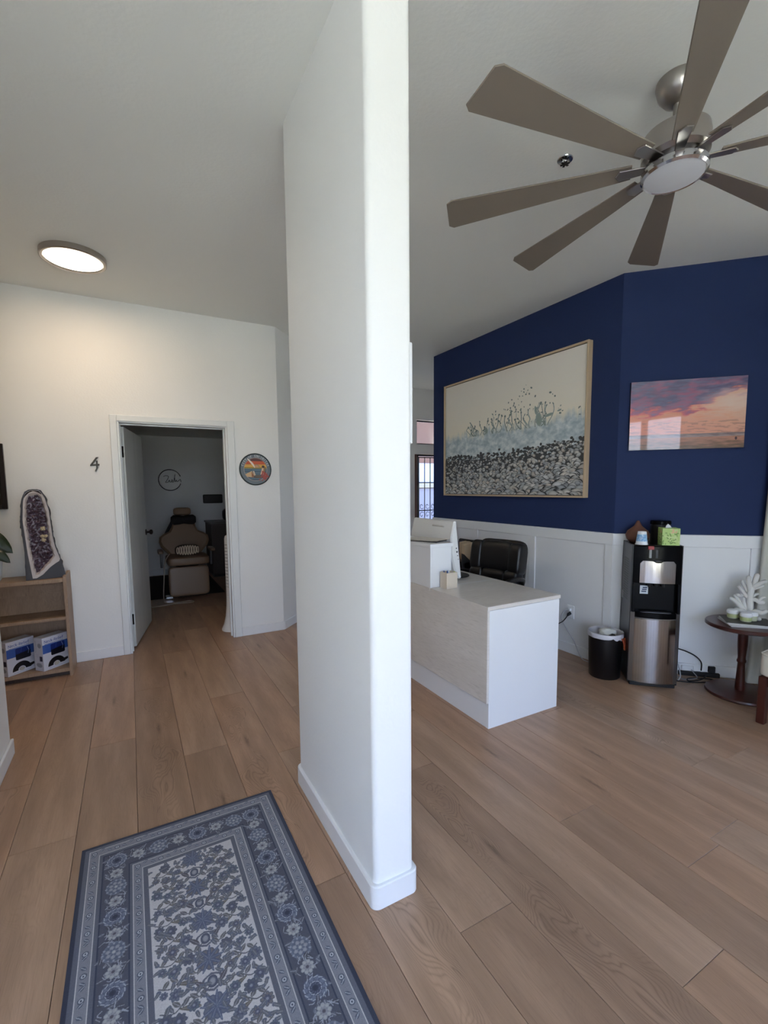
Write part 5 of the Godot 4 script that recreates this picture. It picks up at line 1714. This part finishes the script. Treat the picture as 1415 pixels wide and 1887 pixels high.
	var wp := part(self, "surge_plug", bx(Vector3(-0.024, 0.0, -0.016), Vector3(0.024, 0.05, 0.016), 0.005), M.rubber)
	wp.position = Vector3(3.862, 0.0356, -1.80)
	wp.rotation.y = -PI / 4
	tag(wp, "black plug at the end of the power strip", "plug")
	var cords := [
		["black cord arching in front of the white panelling", M.rubber, [[3.598, 0.16, -1.965], [3.615, 0.22, -1.955], [3.65, 0.22, -1.93], [3.73, 0.18, -1.87], [3.79, 0.12, -1.84], [3.81, 0.045, -1.845]], 0.0048],
		["white cord looping beside the water cooler", mat(rgb(186, 186, 190), 0.5), [[3.60, 0.17, -1.955], [3.63, 0.16, -1.945], [3.655, 0.08, -1.93], [3.61, 0.03, -1.89], [3.535, 0.02, -1.865]], 0.0048],
		["black cord coiled on the floor in front of the power strip", M.rubber, [[3.50, 0.02, -1.88], [3.60, 0.006, -1.82], [3.70, 0.006, -1.76], [3.76, 0.006, -1.73], [3.80, 0.006, -1.76], [3.74, 0.007, -1.82], [3.66, 0.007, -1.86], [3.62, 0.007, -1.83], [3.70, 0.015, -1.79], [3.80, 0.02, -1.80]], 0.0048],
		["grey cord lying along the power strip", mat(rgb(150, 150, 152), 0.5), [[3.585, 0.03, -1.915], [3.61, 0.010, -1.87], [3.68, 0.006, -1.84], [3.73, 0.010, -1.83], [3.745, 0.03, -1.86], [3.75, 0.05, -1.885]], 0.004]]
	for q in cords:
		g = Geo.new()
		var p: Array = []
		for k in q[2]: p.append(Vector3(k[0], k[1], k[2]))
		g.tube(smooth_path(p, 6), q[3], 8)
		var o := part(self, "cord", g, q[1])
		tag(o, q[0], "cord")
	var dt := part(self, "cable_cover", bx(Vector3(-0.30, 0.0, 0.0), Vector3(0.30, 0.075, 0.03), 0.004), M.trim)
	dt.position = Vector3(3.80, 0, -1.890) + Vector3(-SQ, 0, SQ) * -0.045
	dt.rotation.y = -PI / 4
	tag(dt, "white boxed cable cover along the foot of the angled wall", "cable cover")

# ------------------------------------------------------------------ ceiling fan
func build_fan() -> void:
	var f := thing("ceiling_fan", "large eight-bladed brushed nickel ceiling fan with a round light", "fan", Vector3(2.0, CEIL, -1.175))
	var g := Geo.new()
	g.lathe([Vector2(0, 0), Vector2(0.078, 0), Vector2(0.080, -0.012), Vector2(0.070, -0.050), Vector2(0.048, -0.078), Vector2(0.022, -0.088), Vector2(0, -0.088)], 40, Transform3D.IDENTITY, 60.0)
	part(f, "canopy", g, M.nickel)
	g = Geo.new()
	g.lathe([Vector2(0.014, -0.08), Vector2(0.014, -0.175)], 20)
	part(f, "down_rod", g, M.nickel)
	g = Geo.new()
	g.lathe([Vector2(0.014, -0.160), Vector2(0.030, -0.165), Vector2(0.085, -0.178), Vector2(0.118, -0.200), Vector2(0.122, -0.225), Vector2(0.122, -0.285), Vector2(0.105, -0.300), Vector2(0, -0.300)], 48, Transform3D.IDENTITY, 40.0)
	part(f, "motor_housing", g, M.nickel)
	g = Geo.new()
	g.lathe([Vector2(0.075, -0.300), Vector2(0.075, -0.322), Vector2(0.118, -0.328), Vector2(0.120, -0.332), Vector2(0.120, -0.352), Vector2(0.112, -0.360), Vector2(0.108, -0.357)], 48)
	part(f, "light_ring", g, M.chrome, "bright polished light ring")
	g = Geo.new()
	g.lathe([Vector2(0.109, -0.357), Vector2(0.09, -0.361), Vector2(0, -0.363)], 48)
	part(f, "light_lens", g, mat(rgb(214, 216, 222), 0.5), "white round lens, switched off")
	var bm := mat(rgb(126, 116, 105), 0.45)
	for i in 8:
		var a := deg_to_rad(174.0 - 45.0 * i)
		var tr := Transform3D(Basis(Vector3.UP, a) * Basis(Vector3.RIGHT, deg_to_rad(11.0)), Vector3(0, -0.302, 0))
		g = Geo.new()
		var pl := PackedVector2Array([Vector2(0.155, -0.034), Vector2(0.30, -0.042), Vector2(0.90, -0.082), Vector2(0.925, -0.068), Vector2(0.945, 0.066), Vector2(0.925, 0.082), Vector2(0.30, 0.046), Vector2(0.155, 0.036)])
		g.prism(pl, -0.0035, 0.0035, tr * Transform3D(Basis(Vector3.RIGHT, PI / 2), Vector3.ZERO), 0.0015)
		var b := part(f, "blade", g, bm)
		g = Geo.new()
		g.prism(PackedVector2Array([Vector2(0.085, -0.018), Vector2(0.20, -0.026), Vector2(0.215, 0.0), Vector2(0.20, 0.026), Vector2(0.085, 0.018)]), 0.0036, 0.010, tr * Transform3D(Basis(Vector3.RIGHT, PI / 2), Vector3.ZERO), 0.002)
		part(b, "blade_arm", g, M.nickel)
	# sprinkler on the ceiling
	var s := thing("ceiling_sprinkler", "small shiny metal sprinkler head on the ceiling near the fan", "sprinkler", Vector3(1.966, CEIL, -1.693))
	g = Geo.new()
	g.lathe([Vector2(0, 0), Vector2(0.038, 0), Vector2(0.036, -0.004), Vector2(0.020, -0.008), Vector2(0.010, -0.008)], 20)
	part(s, "escutcheon", g, M.chrome)
	g = Geo.new()
	g.lathe([Vector2(0.010, -0.006), Vector2(0.010, -0.014), Vector2(0.005, -0.015), Vector2(0.005, -0.020), Vector2(0, -0.020)], 12)
	part(s, "nozzle", g, M.chrome)
	g = Geo.new()
	for i in 6:
		var a := TAU * i / 6.0
		var tr := Transform3D(Basis(Vector3.UP, a), Vector3(0, -0.022, 0))
		g.box(Vector3(0.013, 0, 0), Vector3(0.018, 0.003, 0.011), 0.0008, tr)
	g.lathe([Vector2(0, -0.0205), Vector2(0.009, -0.0205), Vector2(0.009, -0.024), Vector2(0, -0.024)], 12)
	part(s, "deflector", g, M.dark_metal)
	for k in 2:
		g = Geo.new()
		var sx := 1.0 if k == 0 else -1.0
		g.tube([Vector3(sx * 0.010, -0.008, 0), Vector3(sx * 0.018, -0.014, 0), Vector3(sx * 0.006, -0.021, 0)], 0.0025, 6)
		part(s, "frame_arm", g, M.chrome)

# ------------------------------------------------------------------ treatment room
func build_room() -> void:
	var c := thing("treatment_chair", "tan leather reclining treatment chair in the dark room", "chair", Vector3(0.66, 0.0062, -6.95))
	var g := Geo.new()
	g.cushion(Vector3(0, 0.235, 0), Vector3(0.51, 0.40, 0.10), 0.22, 0.25, Transform3D(Basis(Vector3.RIGHT, -0.06), Vector3(-0.01, 0, 0.24)))
	part(c, "leg_rest", g, M.tan_leather)
	g = Geo.new()
	g.cushion(Vector3(0, 0.50, -0.02), Vector3(0.54, 0.12, 0.52), 0.3, 0.25)
	part(c, "seat", g, M.tan_leather)
	var bk := Transform3D(Basis(Vector3.RIGHT, deg_to_rad(-16.0)), Vector3(0.0, 0.52, -0.26))
	var pl := PackedVector2Array()
	var half := [[0.20, 0.0], [0.24, 0.06], [0.31, 0.14], [0.335, 0.21], [0.325, 0.28], [0.27, 0.325], [0.195, 0.36], [0.165, 0.42], [0.155, 0.52], [0.13, 0.56]]
	for q in half: pl.append(Vector2(q[0], q[1]))
	for i in range(half.size() - 1, -1, -1): pl.append(Vector2(-half[i][0], half[i][1]))
	g = Geo.new()
	g.prism(pl, -0.06, 0.06, bk, 0.028, 60.0)
	part(c, "backrest", g, M.tan_leather)
	g = Geo.new()
	g.cushion(Vector3(0, 0.655, 0.01), Vector3(0.24, 0.11, 0.09), 0.5, 0.5, bk)
	part(c, "headrest", g, M.tan_leather)
	for s in [-1.0, 1.0]:
		g = Geo.new()
		g.cushion(Vector3(s * 0.335, 0.62, -0.08), Vector3(0.07, 0.045, 0.30), 0.4, 0.4)
		part(c, "armrest", g, M.tan_leather)
		g = Geo.new()
		g.box(Vector3(s * 0.325, 0.50, -0.10), Vector3(0.03, 0.22, 0.06), 0.004)
		part(c, "arm_support", g, mat(rgb(70, 68, 70), 0.5, 0.3))
	part(c, "base", bx(Vector3(-0.20, 0, -0.42), Vector3(0.20, 0.07, 0.14), 0.01), M.black)
	part(c, "column", bx(Vector3(-0.13, 0.07, -0.30), Vector3(0.13, 0.45, 0.06), 0.01), M.black)
	part(c, "foot_pedal", bx(Vector3(-0.31, 0, 0.10), Vector3(-0.22, 0.04, 0.20), 0.006), M.chrome)
	var mt := part(self, "floor_mat", bx(Vector3(-1.0, 0, -0.93), Vector3(0.47, 0.006, 0.93), 0.002), mat(rgb(22, 20, 22), 0.9))
	mt.position = Vector3(0.66, 0, -7.78)
	tag(mt, "black mat on the floor under the treatment chair", "mat")
	# neck pillow
	var np := thing("neck_pillow", "black bone-shaped neck pillow strapped on the treatment chair", "pillow", Vector3(0.66, 1.045, -7.235))
	g = Geo.new()
	g.lathe([Vector2(0, -0.17), Vector2(0.045, -0.165), Vector2(0.072, -0.13), Vector2(0.066, -0.06), Vector2(0.055, 0.0), Vector2(0.066, 0.06), Vector2(0.072, 0.13), Vector2(0.045, 0.165), Vector2(0, 0.17)], 20, Transform3D(Basis(Vector3.BACK, PI / 2), Vector3(0, 0, 0)), 80.0)
	part(np, "body", g, mat(rgb(16, 15, 18), 0.8))
	g = Geo.new()
	g.prism(PackedVector2Array([Vector2(-0.16, -0.01), Vector2(-0.10, 0.0), Vector2(-0.20, -0.20), Vector2(-0.26, -0.20)]), -0.07, -0.055)
	part(np, "strap", g, mat(rgb(16, 15, 18), 0.8))
	# braided pad
	var bp := thing("rope_pillow", "beige looped rope pillow lying on the treatment chair seat", "pillow", Vector3(0.66, 0.572, -6.85))
	g = Geo.new()
	g.cushion(Vector3(0, 0.075, -0.03), Vector3(0.32, 0.15, 0.08), 0.7, 0.6)
	part(bp, "core", g, mat(rgb(84, 70, 58), 0.9))
	for i in 9:
		g = Geo.new()
		var x := -0.128 + i * 0.032
		var pts: Array = []
		for k in 12:
			var a := TAU * k / 12.0
			pts.append(Vector3(x + 0.012 * sin(a), 0.076 + 0.066 * cos(a) * sqrt(maxf(0.2, 1.0 - pow(x / 0.17, 2.0))), 0.014 + 0.006 * cos(a * 2.0)))
		g.tube(pts, 0.0065, 7, true)
		part(bp, "rope_loop", g, mat(rgb(214, 196, 172), 0.9))
	# hand-set cord
	g = Geo.new()
	g.tube(smooth_path([Vector3(0.42, 0.62, -6.74), Vector3(0.36, 0.52, -6.70), Vector3(0.335, 0.28, -6.68), Vector3(0.32, 0.06, -6.64), Vector3(0.34, 0.007, -6.55), Vector3(0.46, 0.007, -6.50), Vector3(0.62, 0.007, -6.52), Vector3(0.67, 0.007, -6.47), Vector3(0.60, 0.007, -6.42), Vector3(0.44, 0.007, -6.44), Vector3(0.25, 0.007, -6.40), Vector3(0.1, 0.007, -6.38)], 6), 0.007, 8)
	var cd := part(self, "cord", g, mat(rgb(150, 136, 120), 0.6))
	tag(cd, "beige cord running from the treatment chair across the floor", "cord")
	# round metal wall sign
	var sg := thing("wall_sign", "round metal wire sign with script lettering in the dark room", "sign", Vector3(0.62, 1.646, -8.80))
	g = Geo.new()
	var pts: Array = []
	for i in 57:
		var a := deg_to_rad(20.0 + 320.0 * i / 56.0)
		pts.append(Vector3(cos(a) * 0.178, sin(a) * 0.178, 0.02))
	g.tube(pts, 0.007, 8)
	part(sg, "ring", g, mat(rgb(60, 58, 60), 0.12, 1.0))
	g = Geo.new()
	var script := [[-0.10, 0.06], [-0.06, 0.075], [-0.02, 0.06], [-0.045, 0.0], [-0.07, -0.04], [-0.03, -0.035], [-0.01, 0.0], [-0.005, -0.03], [0.02, -0.03], [0.03, 0.005], [0.045, -0.01], [0.03, -0.03], [0.055, -0.03], [0.075, 0.05], [0.085, 0.10], [0.075, 0.05], [0.08, -0.03], [0.10, 0.0], [0.11, -0.03], [0.14, -0.01], [0.165, 0.01], [0.175, -0.035]]
	var sp: Array = []
	for q in script: sp.append(Vector3(q[0], q[1], 0.02))
	g.tube(smooth_path(sp, 4), 0.0045, 6)
	part(sg, "script", g, mat(rgb(30, 30, 32), 0.4, 0.6))
	for y in [-0.12, 0.12]: part(sg, "standoff", bx(Vector3(-0.136, y - 0.006, 0), Vector3(-0.124, y + 0.006, 0.016)), M.black)
	# dark wall unit and cabinet
	var wu := part(self, "wall_speaker", bx(Vector3(-0.165, -0.078, 0), Vector3(0.165, 0.078, 0.06), 0.012), M.black)
	wu.position = Vector3(1.305, 1.31, -8.80)
	tag(wu, "black oblong unit mounted on the dark room wall", "wall unit")
	var cb := thing("storage_cabinet", "dark wooden cabinet in the corner of the dark room", "cabinet", Vector3(1.52, 0, -8.43))
	part(cb, "carcass", bx(Vector3(-0.36, 0.05, -0.36), Vector3(0.37, 0.90, 0.33), 0.003), M.dark_wood)
	part(cb, "top", bx(Vector3(-0.38, 0.90, -0.36), Vector3(0.37, 0.93, 0.36), 0.003), mat(rgb(96, 92, 90), 0.35))
	for s in [-1.0, 1.0]:
		var d := part(cb, "door", bx(Vector3(s * 0.18 - 0.172, 0.07, 0.33), Vector3(s * 0.18 + 0.172, 0.88, 0.348), 0.002), M.dark_wood)
		part(d, "handle", bx(Vector3(s * 0.03 - 0.005, 0.60, 0.35), Vector3(s * 0.03 + 0.005, 0.72, 0.368), 0.002), M.chrome)
	part(cb, "plinth", bx(Vector3(-0.34, 0, -0.34), Vector3(0.36, 0.05, 0.30)), M.black)
	g = Geo.new()
	g.cushion(Vector3(0, 0.11, 0), Vector3(0.26, 0.22, 0.2), 0.6, 0.6)
	var bg := part(self, "dark_bag", g, mat(rgb(20, 20, 24), 0.6))
	bg.position = Vector3(1.52, 0.93, -8.35)
	tag(bg, "rounded dark case on top of the dark wooden cabinet", "case")
	# tower fan just inside the door
	var tf := thing("tower_fan", "white tower fan just inside the numbered doorway", "fan", Vector3(0.895, 0, -4.965))
	g = Geo.new()
	g.lathe([Vector2(0, 0), Vector2(0.122, 0.0), Vector2(0.122, 0.012), Vector2(0.100, 0.06), Vector2(0.080, 0.14), Vector2(0.068, 0.26), Vector2(0.064, 0.36)], 36, Transform3D.IDENTITY, 50.0)
	part(tf, "base", g, mat(rgb(228, 226, 222), 0.35))
	g = Geo.new()
	g.lathe([Vector2(0.064, 0.362), Vector2(0.062, 0.97), Vector2(0.056, 0.995), Vector2(0.03, 1.01), Vector2(0, 1.012)], 36, Transform3D.IDENTITY, 50.0)
	part(tf, "tower", g, mat(rgb(224, 222, 218), 0.35))
	for i in 14:
		g = Geo.new()
		g.lathe([Vector2(0.0632, 0), Vector2(0.0642, 0.004), Vector2(0.0632, 0.008)], 36, Transform3D(Basis.IDENTITY, Vector3(0, 0.46 + i * 0.034, 0)))
		part(tf, "grille_ring", g, mat(rgb(150, 148, 146), 0.4))

# ------------------------------------------------------------------ corridor door and outdoors
func build_outside() -> void:
	var zf := -6.45
	var fr := struct("door_3", "corridor doorway with brown post")
	part(fr, "stile", bx(Vector3(4.13, 0, zf - 0.10), Vector3(4.20, 2.025, zf - 0.03), 0.003), mat(rgb(92, 62, 54), 0.5))
	part(fr, "frame", bx(Vector3(4.20, 0, zf - 0.11), Vector3(4.245, 2.025, zf - 0.06), 0.002), M.black)
	part(fr, "frame", bx(Vector3(4.20, 2.0, zf - 0.11), Vector3(5.15, 2.025, zf - 0.06)), M.black)
	part(fr, "frame", bx(Vector3(5.10, 0, zf - 0.11), Vector3(5.15, 2.0, zf - 0.06)), M.black)
	var gt := thing("metal_gate", "black wrought-iron gate with scrolls in the corridor doorway", "gate", Vector3(4.245, 0, zf - 0.09))
	for i in 8:
		var g := Geo.new()
		g.tube([Vector3(0.025 + i * 0.115, 0.05, 0), Vector3(0.025 + i * 0.115, 1.99, 0)], 0.008, 8)
		part(gt, "bar", g, M.black)
	for y in [0.06, 1.09, 1.56, 1.98]:
		part(gt, "rail", bx(Vector3(0, y - 0.008, -0.008), Vector3(0.855, y + 0.008, 0.008), 0.001), M.black)
	for i in 7:
		var g := Geo.new()
		for s in [-1.0, 1.0]:
			var p: Array = []
			for k in 16:
				var a := k / 15.0 * TAU * 0.9
				var r := 0.012 + 0.030 * k / 15.0
				p.append(Vector3(0.0825 + i * 0.115 + cos(a) * r, 1.09 + s * (0.075 + sin(a) * r * 1.3), 0))
			g.tube(p, 0.005, 6)
		part(gt, "scroll", g, M.black)
	# outdoor ground and the building across the yard
	var gr := wallbox("ground", Vector3(-30, -0.4, -30), Vector3(34, -0.21, 34), mat(rgb(168, 170, 156), 0.9), "pale concrete ground outdoors")
	gr.set_meta("kind", "structure")
	var nb := thing("neighbour_building", "brown building with a white shutter, height added to shade the yard", "building", Vector3(9.0, -0.21, -14.0))
	var brn := mat(rgb(88, 60, 48), 0.8)
	part(nb, "wall", bx(Vector3(-8, 0, -4.0), Vector3(5, 14.0, 0)), brn)  # unseen upper storeys, added so the wall shades the yard
	part(nb, "shutter", bx(Vector3(-2.6, 1.85, 0), Vector3(3.0, 2.55, 0.06)), mat(rgb(136, 144, 168), 0.6))
	part(nb, "sill", bx(Vector3(-2.7, 1.68, 0), Vector3(3.1, 1.85, 0.14)), mat(rgb(122, 116, 102), 0.7))
	part(nb, "lower_wall", bx(Vector3(-8, 0, 0), Vector3(5, 1.66, 0.05)), mat(rgb(106, 103, 112), 0.8))
	for x in [-3.3, -2.9]:
		part(nb, "window", bx(Vector3(x - 0.12, 2.9, 0), Vector3(x + 0.12, 3.3, 0.03)), mat(rgb(206, 210, 222), 0.6))

# ------------------------------------------------------------------ main
const LAMP_E := 0.75
func _ready() -> void:
	var cam := Camera3D.new()
	cam.name = "camera"
	add_child(cam)
	cam.position = Vector3(0, 1.48, 0)
	cam.rotation = Vector3(-0.096, -0.5023, -0.0093)
	var fpx := 848.2
	var near := 0.05
	cam.set_frustum(near * 1887.0 / fpx, Vector2(0, near * 36.9 / fpx), near, 200.0)
	cam.current = true
	var we := WorldEnvironment.new()
	var env := Environment.new()
	env.background_mode = Environment.BG_SKY
	var sky := Sky.new()
	var sm := ProceduralSkyMaterial.new()
	sm.sky_top_color = Color(0.62, 0.74, 0.96)
	sm.sky_horizon_color = Color(0.90, 0.94, 0.99)
	sm.ground_bottom_color = Color(0.45, 0.44, 0.42)
	sm.ground_horizon_color = Color(0.70, 0.72, 0.74)
	sm.sky_energy_multiplier = 2.6
	sm.ground_energy_multiplier = 1.5
	sky.sky_material = sm
	env.sky = sky
	env.tonemap_mode = Environment.TONE_MAPPER_LINEAR
	env.tonemap_exposure = 1.12
	env.sdfgi_enabled = true
	env.ssao_enabled = true
	env.ssil_enabled = true
	we.environment = env
	add_child(we)
	var sun := DirectionalLight3D.new()
	sun.name = "sun"
	sun.light_energy = 17.5
	sun.light_color = Color(1.0, 0.97, 0.91)
	sun.light_angular_distance = 0.5
	sun.shadow_enabled = true
	sun.sky_mode = DirectionalLight3D.SKY_MODE_LIGHT_ONLY
	add_child(sun)
	sun.look_at_from_position(Vector3(-2, 10, -4.5), Vector3(0, 0, 0))
	make_materials()
	build_shell()
	build_door()
	build_hall()
	build_desk()
	build_pictures()
	build_cooler()
	build_table()
	build_fan()
	build_room()
	build_outside()
